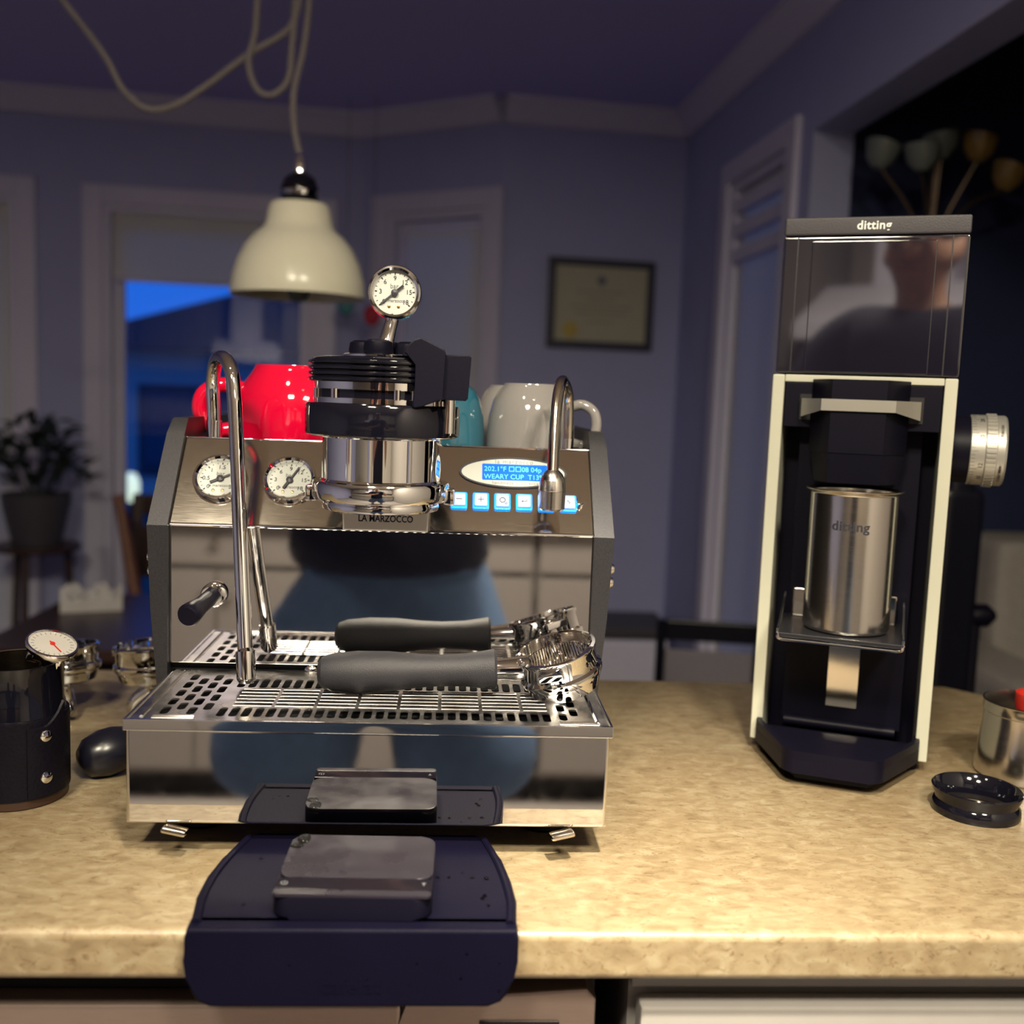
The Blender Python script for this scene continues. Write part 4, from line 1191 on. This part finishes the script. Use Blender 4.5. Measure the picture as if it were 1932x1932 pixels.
# ------------------------------------------------------------------ pendant lamp over the dining table
PX, PY = -0.303, 2.055
pn = thing('pendant_lamp', 'cream enamel dome pendant lamp hanging on a swagged cord', 'lamp', (PX, PY, 0.5370))
sh = [(0.1290, 0.0), (0.1300, 0.004), (0.1270, 0.030), (0.1185, 0.062), (0.1040, 0.092), (0.0860, 0.114), (0.0700, 0.126), (0.0640, 0.138), (0.0610, 0.156), (0.0580, 0.170), (0.0540, 0.175), (0.0, 0.177)]
obj('shade', lathe([(0, 0.172), (0.042, 0.170), (0.072, 0.120), (0.098, 0.095), (0.115, 0.063), (0.124, 0.03), (0.1270, 0.002)] + sh, 56), M_CREAM, pn)
obj('socket', lathe([(0, 0.176), (0.030, 0.177), (0.036, 0.186), (0.036, 0.205), (0.030, 0.222), (0.018, 0.232), (0, 0.234)], 28), M_GLOSSBLACK, pn)
obj('ferrule', lathe([(0, 0.190), (0.0385, 0.190), (0.0385, 0.198), (0, 0.198)], 28), M_CHROME, pn)
obj('neck_tube', lathe([(0, 0.225), (0.013, 0.225), (0.014, 0.245), (0.010, 0.262), (0.005, 0.272), (0, 0.272)], 20), M_CHROME, pn)
obj('bulb', lathe([(0, -0.012), (0.018, -0.006), (0.028, 0.02), (0.026, 0.045), (0.014, 0.08), (0.012, 0.12), (0, 0.12)], 20), M_FROST, pn)


def pz(x, y, z): return (x - PX, y - PY, z - 0.537)


c1 = spline([pz(PX, PY, 0.80), pz(-0.318, 2.075, 0.86), pz(-0.322, 2.09, 0.93), pz(-0.305, 2.10, 1.02), pz(-0.298, 2.11, 1.12), pz(-0.300, 2.12, 1.30), pz(-0.30, 2.12, CEIL)], 6)
obj('cord', tube(c1, 0.0065, 10), M_CORD, pn)
c2 = spline([pz(-0.31, 2.10, 1.13), pz(-0.335, 2.11, 1.055), pz(-0.413, 2.114, 1.003), pz(-0.500, 2.114, 0.935), pz(-0.560, 2.113, 0.897), pz(-0.610, 2.113, 0.890), pz(-0.655, 2.118, 0.925), pz(-0.690, 2.125, 0.985), pz(-0.750, 2.14, 1.060), pz(-0.83, 2.16, 1.15), pz(-0.98, 2.2, 1.30), pz(-1.2, 2.25, CEIL)], 6)
obj('cord_swag', tube(c2, 0.0065, 10), M_CORD, pn)
c3 = spline([pz(-0.395, 2.11, 1.18), pz(-0.400, 2.11, 1.05), pz(-0.412, 2.105, 0.985), pz(-0.395, 2.10, 0.935), pz(-0.365, 2.10, 0.925), pz(-0.335, 2.10, 0.955), pz(-0.328, 2.10, 1.02), pz(-0.325, 2.11, 1.10), pz(-0.31, 2.12, CEIL)], 6)
obj('cord_loop', tube(c3, 0.0065, 10), M_CORD, pn)
obj('ceiling_hook', lathe([(0, CEIL - 0.537 - 0.03), (0.03, CEIL - 0.537 - 0.028), (0.05, CEIL - 0.537 - 0.001), (0, CEIL - 0.537 - 0.001)], 24), M_CORD, pn)

# ------------------------------------------------------------------ framed certificate, ornaments
WF = wall_frame(B1, C1)
fr = bpy.data.objects.new('picture_frame', None); COL.objects.link(fr)
sx = (0.595 - B1[0]) / (C1[0] - B1[0]) * math.hypot(C1[0] - B1[0], C1[1] - B1[1])
fr.matrix_world = T(0, 0, ZC) @ WF @ T(sx, -0.004, 0.747)
tag(fr, 'certificate with gold seal in a dark frame on the grey wall', 'picture frame')
fw_, fh_ = 0.222, 0.180
obj('frame', join(box(-fw_, fw_, -0.022, 0.003, fh_ - 0.030, fh_, 0.003), box(-fw_, fw_, -0.022, 0.003, -fh_, -fh_ + 0.030, 0.003), box(-fw_, -fw_ + 0.030, -0.022, 0.003, -fh_ + 0.03, fh_ - 0.03, 0.003), box(fw_ - 0.030, fw_, -0.022, 0.003, -fh_ + 0.03, fh_ - 0.03, 0.003)), mat('slate_frame', (0.045, 0.045, 0.07), 0.4), fr)
obj('certificate', box(-fw_ + 0.029, fw_ - 0.029, -0.008, 0.002, -fh_ + 0.029, fh_ - 0.029), M_PAPER, fr, smooth=False)
obj('seal', lathe([(0, 0.0015), (0.030, 0.001), (0.034, 0)], 20, T(-0.125, -0.008, -0.105) @ RX(90)), M_GOLD, fr)
obj('crest', lathe([(0, 0.0012), (0.018, 0.001), (0.02, 0)], 16, T(0.0, -0.008, 0.095) @ RX(90)), M_INKG, fr)
ln = bmesh.new()
for k, (w_, z) in enumerate(((0.10, 0.05), (0.06, 0.02), (0.13, -0.01), (0.11, -0.035), (0.05, -0.07))):
    add(ln, box(-w_, w_, -0.0086, -0.008, z - 0.003, z + 0.003))
obj('printed_lines', ln, mat('faded_print', (0.30, 0.30, 0.22), 0.7), fr, smooth=False)
for nm, lb, P_, mt_o in (('red_ornament', 'small red glass ornament hanging on a wire between the windows', (-0.330, 4.255, 0.668), mat('red_glass', (0.6, 0.03, 0.06), 0.15)),
                         ('teal_ornament', 'small teal glass ornament hanging on a wire between the windows', (-0.440, 4.295, 0.705), mat('teal_glass', (0.10, 0.32, 0.36), 0.15))):
    o = thing(nm, lb, 'ornament', P_)
    obj('bauble', lathe([(0, -0.045), (0.022, -0.036), (0.034, -0.012), (0.034, 0.010), (0.022, 0.034), (0.006, 0.042), (0, 0.044)], 24), mt_o, o)
    obj('wire', tube([(0, 0, 0.042), (0, 0, CEIL - P_[2])], 0.0012, 6), M_BLACK, o)

# ------------------------------------------------------------------ dining furniture
def chair(label, loc, rotz, mt=None, seat=None, group=None):
    mt = mt or M_DWOOD
    t = thing('dining_chair', label, 'chair', loc, rotz, group=group)
    obj('seat', box(-0.21, 0.21, -0.21, 0.21, 0.43, 0.47, 0.012), seat or mt, t)
    for x in (-0.185, 0.185):
        obj('leg', box(x - 0.02, x + 0.02, -0.205, -0.165, 0, 0.43, 0.004), mt, t)
        obj('leg', prism([(0.170, 0.0), (0.205, 0.0), (0.200, 0.45), (0.245, 0.86), (0.215, 0.86), (0.165, 0.45)], x - 0.018, x + 0.018, axis='x', bev=0.003), mt, t)
    obj('back_rail', box(-0.167, 0.167, 0.205, 0.24, 0.78, 0.86, 0.008), mt, t)
    obj('back_panel', box(-0.167, 0.167, 0.195, 0.215, 0.54, 0.74, 0.008), seat or mt, t)
    obj('stretcher', box(-0.165, 0.165, -0.195, -0.175, 0.18, 0.21, 0.003), mt, t)
    return t


chair('dark wooden dining chair at the left of the dining table', (-1.45, 3.05, FL), rad(75))
chair('dark wooden dining chair on the window side of the dining table', (-0.98, 3.78, FL), rad(5))
M_BLKM = mat('black_metal', (0.006, 0.006, 0.012), 0.3)
lowc = chair('low black framed chair with pale seat under the side window', (0.80, 3.05, FL), rad(170), M_BLKM, mat('pale_seat', (0.22, 0.20, 0.24), 0.6))
lowc.scale = (0.76, 0.76, 0.76)
tb = thing('dining_table', 'dark wooden dining table under the pendant lamp', 'table', (-0.74, 2.95, FL))
obj('table_top', prism(rrect(-0.44, 0.44, -0.36, 0.36, 0.05), 0.575, 0.605, bev=0.006), M_DWOOD, tb)
for x in (-0.36, 0.36):
    for y in (-0.28, 0.28): obj('leg', box(x - 0.03, x + 0.03, y - 0.03, y + 0.03, 0, 0.575, 0.004), M_DWOOD, tb)
obj('apron', join(box(-0.34, 0.34, -0.29, -0.27, 0.50, 0.575), box(-0.34, 0.34, 0.27, 0.29, 0.50, 0.575)), M_DWOOD, tb)
np_ = thing('folded_napkin', 'crumpled white cloth lying on the dining table', 'napkin', (-1.06, 3.10, FL + 0.605), rad(20))
bm = bmesh.new()
bmesh.ops.create_grid(bm, x_segments=14, y_segments=10, size=0.5)
for v in bm.verts:
    v.co = Vector((v.co.x * 0.17, v.co.y * 0.13, 0.035 + 0.03 * sin(v.co.x * 13 + v.co.y * 5) * cos(v.co.y * 9) + 0.015 * random.random()))
r = bmesh.ops.extrude_face_region(bm, geom=list(bm.faces))
for v in [g for g in r['geom'] if isinstance(g, bmesh.types.BMVert)]: v.co.z = 0.0
obj('cloth', bm, mat('white_cloth', (0.6, 0.58, 0.58), 0.9, noise=0.1), np_)
bs_ = thing('wooden_post', 'slim slanted brown wooden pole leaning behind the dining table', 'pole', (-1.02, 3.52, FL))
obj('pole', tube([(0.06, -0.12, 0.0), (-0.02, 0.0, 0.46), (-0.10, 0.03, 0.90)], [0.022, 0.022, 0.018], 12), M_BWOOD, bs_)
# plant on a stand by the windows
pt = thing('potted_plant', 'leafy dark houseplant in a round pot on a stand by the windows', 'plant', (-1.60, 4.08, FL))
obj('stand_top', lathe([(0, 0.62), (0.16, 0.62), (0.165, 0.63), (0.16, 0.64), (0, 0.64)], 28), M_DWOOD, pt)
for a in (30, 150, 270): obj('stand_leg', tube([(0.15 * cos(rad(a)), 0.15 * sin(rad(a)), 0), (0.11 * cos(rad(a)), 0.11 * sin(rad(a)), 0.62)], 0.014, 8), M_DWOOD, pt)
obj('pot', lathe([(0, 0.64), (0.09, 0.64), (0.125, 0.80), (0.13, 0.84), (0.12, 0.84), (0.11, 0.80), (0, 0.80)], 28), mat('dark_pot', (0.06, 0.055, 0.07), 0.5), pt)
bm = bmesh.new()
for k in range(90):
    a, el, rr = random.uniform(0, 2 * pi), random.uniform(-0.2, 1.3), random.uniform(0.10, 0.25)
    p = Vector((rr * cos(a) * cos(el), rr * sin(a) * cos(el) * 0.7, 0.92 + rr * sin(el) * 1.0))
    M_ = T(*p) @ Matrix.Rotation(a, 4, 'Z') @ RY(random.uniform(-60, 40))
    L_, W_ = random.uniform(0.07, 0.12), random.uniform(0.02, 0.035)
    q = [(-L_ * 0.5, 0, 0), (0, -W_, 0.008), (L_ * 0.5, 0, -0.012), (0, W_, 0.008), (0, 0, -0.004)]
    vv = [bm.verts.new(M_ @ Vector(c)) for c in q]
    for i, j in ((0, 1), (1, 2), (2, 3), (3, 0)): bm.faces.new((vv[i], vv[j], vv[4]))
obj('foliage', bm, M_LEAF, pt, smooth=False, kind='stuff')
bm = bmesh.new()
for k in range(16):
    a = random.uniform(0, 2 * pi)
    add(bm, tube([(0.02 * cos(a), 0.02 * sin(a), 0.80), (0.08 * cos(a), 0.06 * sin(a), 0.93), (0.16 * cos(a), 0.11 * sin(a), random.uniform(0.95, 1.10))], 0.004, 5))
obj('stems', bm, M_LEAF, pt, kind='stuff')
# low bench by the far right wall
be = thing('low_bench', 'low pale bench cabinet against the grey wall', 'bench', (0.60, 4.02, FL))
obj('body', box(-0.30, 0.27, -0.16, 0.15, 0.0, 0.36, 0.006), M_TRIM, be)
obj('bench_top', box(-0.31, 0.28, -0.17, 0.155, 0.37, 0.41, 0.006), mat('bench_dark', (0.06, 0.055, 0.07), 0.5), be)
for x0, x1 in ((-0.295, -0.018), (-0.012, 0.265)): obj('door', box(x0, x1, -0.172, -0.16, 0.02, 0.345, 0.003), M_TRIM, be)

# ------------------------------------------------------------------ the dark room beyond the opening
fl_ = thing('floor_lamp', 'unlit multi arm floor lamp with cream and amber shades in the dark room', 'lamp', (1.265, 2.74, FL))
fl_.scale = (0.80, 0.80, 0.925)
obj('base', lathe([(0, 0), (0.15, 0), (0.15, 0.015), (0.03, 0.03), (0, 0.03)], 28), M_BLKM, fl_)
obj('pole', tube([(0, 0, 0.02), (0, 0, 2.10)], 0.016, 12), mat('bronze', (0.10, 0.07, 0.05), 0.4, 0.7), fl_)
for dx, dz, dy, mt_l in ((-0.19, 2.105, 0.0, M_FROST), (-0.095, 2.085, -0.1, M_FROST), (0.0, 2.135, -0.03, M_FROST), (0.11, 2.125, -0.06, M_AMBER), (0.245, 2.06, 0.0, M_AMBER)):
    ar = obj('arm', tube(spline([(0, 0, 1.85), (dx * 0.5, dy * 0.5, 1.98), (dx, dy, dz - 0.03)], 5), 0.006, 8), MATS['bronze'], fl_)
    obj('shade', lathe([(0, -0.035), (0.02, -0.035), (0.045, -0.01), (0.058, 0.035), (0.054, 0.035), (0.04, -0.005), (0, -0.028)], 24, T(dx, dy, dz) @ RY(random.uniform(-20, 20))), mt_l, ar)
so = thing('sofa', 'grey fabric sofa in the dark room beyond the opening', 'sofa', (2.32, 2.50, FL), rad(0))
obj('base', box(-0.80, 0.80, -0.42, 0.42, 0.06, 0.42, 0.03), M_SOFA, so)
obj('backrest', box(-0.80, 0.80, 0.22, 0.44, 0.40, 0.94, 0.05), M_SOFA, so)
for x in (-0.90, 0.90): obj('armrest', box(x - 0.10, x + 0.10, -0.42, 0.44, 0.06, 0.66, 0.04), M_SOFA, so)
for x in (-0.4, 0.4): obj('seat_cushion', box(x - 0.385, x + 0.385, -0.40, 0.24, 0.42, 0.54, 0.04), M_SOFA, so)
for x in (-0.75, 0.75):
    for y in (-0.36, 0.36): obj('leg', box(x - 0.03, x + 0.03, y - 0.03, y + 0.03, 0, 0.06), M_DWOOD, so)
tr = thing('black_stand', 'black upright stand with a side knob behind the grinder', 'stand', (0.945, 1.83, FL))
obj('column', join(box(-0.055, 0.030, -0.04, 0.04, 0.50, 1.145, 0.02), box(-0.035, 0.012, -0.03, 0.03, 1.10, 1.20, 0.01)), M_BLKM, tr)
obj('knob', lathe([(0, 0.0), (0.015, 0.0), (0.022, 0.015), (0.022, 0.04), (0.01, 0.055), (0, 0.055)], 20, T(0.025, 0, 0.905) @ RY(90)), M_BLACK, tr)
obj('lower_tube', tube([(0.045, 0, 0.0), (0.04, 0, 0.90)], 0.014, 12), M_BLKM, tr)
for a in (90, 210, 330): obj('leg', tube([(0, 0, 0.55), (0.07 * cos(rad(a)) , 0.28 * sin(rad(a)), 0.01)], 0.014, 10), M_BLKM, tr)

# ------------------------------------------------------------------ kitchen behind the photographer (seen in the polished steel)
for k, x in enumerate((-2.15, -1.45, -0.75, -0.05, 0.65)):
    u = thing('kitchen_base_cabinet', 'beige kitchen base cabinet ' + ('at the open end of the worktop', 'beside the cabinet under the range hood', 'directly under the range hood', 'under the first wall cabinet past the hood', 'in the corner by the kitchen side wall')[k], 'cabinet', (x, -1.85, FL), group='kitchen base cabinets')
    obj('body', box(-0.345, 0.345, -0.29, 0.28, 0.10, 0.87), M_CAB, u, smooth=False)
    obj('toe_kick', box(-0.345, 0.345, -0.25, 0.22, 0, 0.10), M_DARK, u, smooth=False)
    for x0 in (-0.34, 0.003):
        d = obj('door', box(x0, x0 + 0.337, 0.28, 0.30, 0.12, 0.68, 0.004), M_CAB, u)
        obj('knob', lathe([(0, 0.022), (0.012, 0.02), (0.015, 0.012), (0.006, 0.004), (0.006, 0)], 14, T(-0.04 if x0 < -0.1 else 0.04, 0.30, 0.60) @ RX(-90)), M_BRUSH, d)
    d = obj('drawer', box(-0.34, 0.34, 0.28, 0.30, 0.70, 0.855, 0.004), M_CAB, u)
    obj('knob', lathe([(0, 0.022), (0.012, 0.02), (0.015, 0.012), (0.006, 0.004), (0.006, 0)], 14, T(0, 0.30, 0.78) @ RX(-90)), M_BRUSH, d)
for k, x in enumerate((-2.15, -1.45, -0.05, 0.65)):
    u = thing('kitchen_wall_cabinet', 'beige kitchen wall cabinet ' + ('over the open end of the worktop', 'touching the range hood on its far side', 'touching the range hood on the corner side', 'in the corner by the kitchen side wall')[k], 'cabinet', (x, -1.98, 0.50), group='kitchen wall cabinets')
    obj('body', box(-0.345, 0.345, -0.165, 0.165, 0, 0.75), M_CAB, u, smooth=False)
    for x0 in (-0.34, 0.003):
        d = obj('door', box(x0, x0 + 0.337, 0.165, 0.185, 0.01, 0.74, 0.004), M_CAB, u)
        obj('knob', lathe([(0, 0.022), (0.012, 0.02), (0.015, 0.012), (0.006, 0.004), (0.006, 0)], 14, T(-0.04 if x0 < -0.1 else 0.04, 0.185, 0.07) @ RX(-90)), M_BRUSH, d)
hd_ = thing('range_hood', 'pale range hood between the kitchen wall cabinets', 'range hood', (-0.75, -1.93, 0.62))
obj('canopy', prism([(-0.21, 0.0), (0.28, 0.0), (0.28, 0.06), (0.02, 0.22), (-0.21, 0.22)], -0.34, 0.34, axis='x', bev=0.004), M_TRIM, hd_)
obj('flue', box(-0.15, 0.15, -0.21, 0.02, 0.22, CEIL - 0.62 - 0.005, 0.004), M_TRIM, hd_)
kw = thing('kitchen_worktop', 'beige laminate worktop along the kitchen wall', 'countertop', (-0.75, -1.83, FL + 0.872))
obj('slab', box(-1.76, 1.76, -0.315, 0.33, 0, 0.036, 0.006), M_COUNTER, kw)


# ------------------------------------------------------------------ the photographer (seen in the polished steel)
def skin(name, pts, edges, mt, parent, sub=2, root=0):
    me = bpy.data.meshes.new(name)
    me.from_pydata([p[:3] for p in pts], edges, [])
    o = bpy.data.objects.new(name, me)
    COL.objects.link(o)
    o.parent = parent
    md = o.modifiers.new('skin', 'SKIN'); md.use_smooth_shade = True
    for i, p in enumerate(pts):
        s = me.skin_vertices[0].data[i]
        s.radius = (p[3], p[4] if len(p) > 4 else p[3])
        s.use_root = i == root
    md.branch_smoothing = 0.4
    sb_ = o.modifiers.new('sub', 'SUBSURF'); sb_.levels = sub; sb_.render_levels = sub
    me.materials.append(mt)
    return o


pe = thing('person', 'person in navy t-shirt and blue denim shorts taking the photograph', 'person', (0.0, -0.47, FL))
P, E_ = [], []


def vtx(*a):
    P.append(a); return len(P) - 1


def lnk(*a):
    for i, j in zip(a, a[1:]): E_.append((i, j))


BX = -0.128
pel = vtx(BX, 0, 0.95, 0.155, 0.11); spn = vtx(BX, 0, 1.12, 0.14, 0.10); chs = vtx(BX, 0, 1.33, 0.16, 0.11); nb = vtx(BX, 0.0, 1.47, 0.09, 0.075)
nk = vtx(BX, 0.012, 1.54, 0.055, 0.055); jaw = vtx(BX, 0.03, 1.60, 0.068, 0.078); hdm = vtx(BX, 0.025, 1.67, 0.082, 0.100); hdt = vtx(BX, 0.015, 1.745, 0.066, 0.080)
lnk(pel, spn, chs, nb, nk, jaw, hdm, hdt)
for s in (-1, 1):
    sh_ = vtx(BX + s * 0.185, 0, 1.42, 0.066); el_ = vtx(BX * 0.8 + s * 0.275, 0.10, 1.16, 0.047); wr = vtx(s * 0.125, 0.355, 1.235, 0.031); pm = vtx(s * 0.095, 0.405, 1.262, 0.032, 0.019); kn = vtx(s * 0.082, 0.425, 1.285, 0.031, 0.014)
    lnk(nb, sh_, el_, wr, pm, kn)
    for k, dz in enumerate((0.030, 0.011, -0.008, -0.026)):
        a_ = vtx(s * 0.083, 0.438, 1.277 + dz * 1.1, 0.0092); b_ = vtx(s * 0.080, 0.468, 1.277 + dz * 1.15, 0.0086); c_ = vtx(s * (0.056 - 0.004 * abs(k - 1)), 0.474, 1.277 + dz * 1.15, 0.0076)
        lnk(kn, a_, b_, c_)
    t1_ = vtx(s * 0.080, 0.415, 1.305, 0.0105); t2_ = vtx(s * 0.066, 0.436, 1.312, 0.0092); t3_ = vtx(s * 0.050, 0.440, 1.296, 0.0082)
    lnk(pm, t1_, t2_, t3_)
    hip = vtx(BX + s * 0.115, 0, 0.86, 0.100); kne = vtx(BX + s * 0.165, 0.035, 0.49, 0.068); cal = vtx(BX + s * 0.172, 0.0, 0.33, 0.066); ank = vtx(BX + s * 0.175, -0.01, 0.085, 0.042); toe = vtx(BX + s * 0.195, 0.14, 0.035, 0.042, 0.028); hel = vtx(BX + s * 0.172, -0.05, 0.036, 0.032)
    lnk(pel, hip, kne, cal, ank, toe); lnk(ank, hel)
nose = vtx(BX, 0.130, 1.635, 0.011); lnk(hdm, nose)
for s in (-1, 1):
    e_ = vtx(BX + s * 0.094, 0.015, 1.645, 0.014, 0.022); lnk(hdm, e_)
skin('body', P, E_, M_SKIN, pe)
tee = [(0, 0, 0.86, 0.250, 0.180), (0, 0, 0.95, 0.245, 0.175), (0, 0, 1.05, 0.225, 0.160), (0, 0, 1.20, 0.215, 0.150), (0, 0, 1.34, 0.215, 0.150), (0, 0, 1.51, 0.125, 0.105), (-0.20, 0, 1.42, 0.095, 0.095), (-0.262, 0.060, 1.22, 0.080, 0.080), (0.20, 0, 1.42, 0.095, 0.095), (0.262, 0.060, 1.22, 0.080, 0.080)]
skin('t_shirt', [(x + BX, y, z, *r) for x, y, z, *r in tee], [(0, 1), (1, 2), (2, 3), (3, 4), (4, 5), (5, 6), (6, 7), (5, 8), (8, 9)], M_NAVYTEE, pe)
sht = [(0, 0, 1.12, 0.200, 0.145), (0, 0, 0.98, 0.215, 0.155), (0, 0, 0.84, 0.215, 0.165), (-0.150, 0.005, 0.74, 0.165, 0.165), (-0.175, 0.02, 0.62, 0.160, 0.16), (-0.188, 0.03, 0.47, 0.165, 0.16), (0.150, 0.005, 0.74, 0.165, 0.165), (0.175, 0.02, 0.62, 0.160, 0.16), (0.188, 0.03, 0.47, 0.165, 0.16)]
skin('shorts', [(x + BX, y, z, *r) for x, y, z, *r in sht], [(0, 1), (1, 2), (2, 3), (3, 4), (4, 5), (2, 6), (6, 7), (7, 8)], M_DENIM, pe)
obj('hair', lathe([(0.079, -0.02), (0.090, 0.0), (0.092, 0.03), (0.082, 0.065), (0.055, 0.090), (0.0, 0.100)], 28, T(BX, 0.012, 1.690) @ RX(-14) @ Matrix.Diagonal((0.98, 1.16, 1.05, 1))), M_HAIR, pe)
for s in (-1, 1):
    obj('eye', lathe([(0, 0.010), (0.006, 0.008), (0.009, 0.0), (0, -0.008)], 14, T(BX + s * 0.031, 0.112, 1.665) @ RX(-90)), mat('eye', (0.5, 0.5, 0.5), 0.2), pe)
    obj('shoe', lathe([(0, 0), (0.05, 0.0), (0.054, 0.02), (0.046, 0.06), (0.03, 0.085), (0, 0.09)], 22, T(BX + s * 0.185, 0.045, 0.0) @ Matrix.Diagonal((1, 2.5, 1, 1))), M_BLACK, pe)
obj('mouth', box(BX - 0.022, BX + 0.022, 0.100, 0.112, 1.598, 1.606, 0.003), mat('lips', (0.35, 0.12, 0.10), 0.5), pe)
ph = thing('phone', 'black phone held up by the person taking the photograph', 'phone', (0, -0.014, 0.357))
obj('case', prism(rrect(-0.038, 0.038, -0.076, 0.010, 0.010), -0.004, 0.004, axis='y', bev=0.001), M_GLOSSBLACK, ph)
obj('screen', box(-0.034, 0.034, -0.0052, -0.004, -0.070, 0.005), M_GLOSSBLACK, ph, smooth=False)
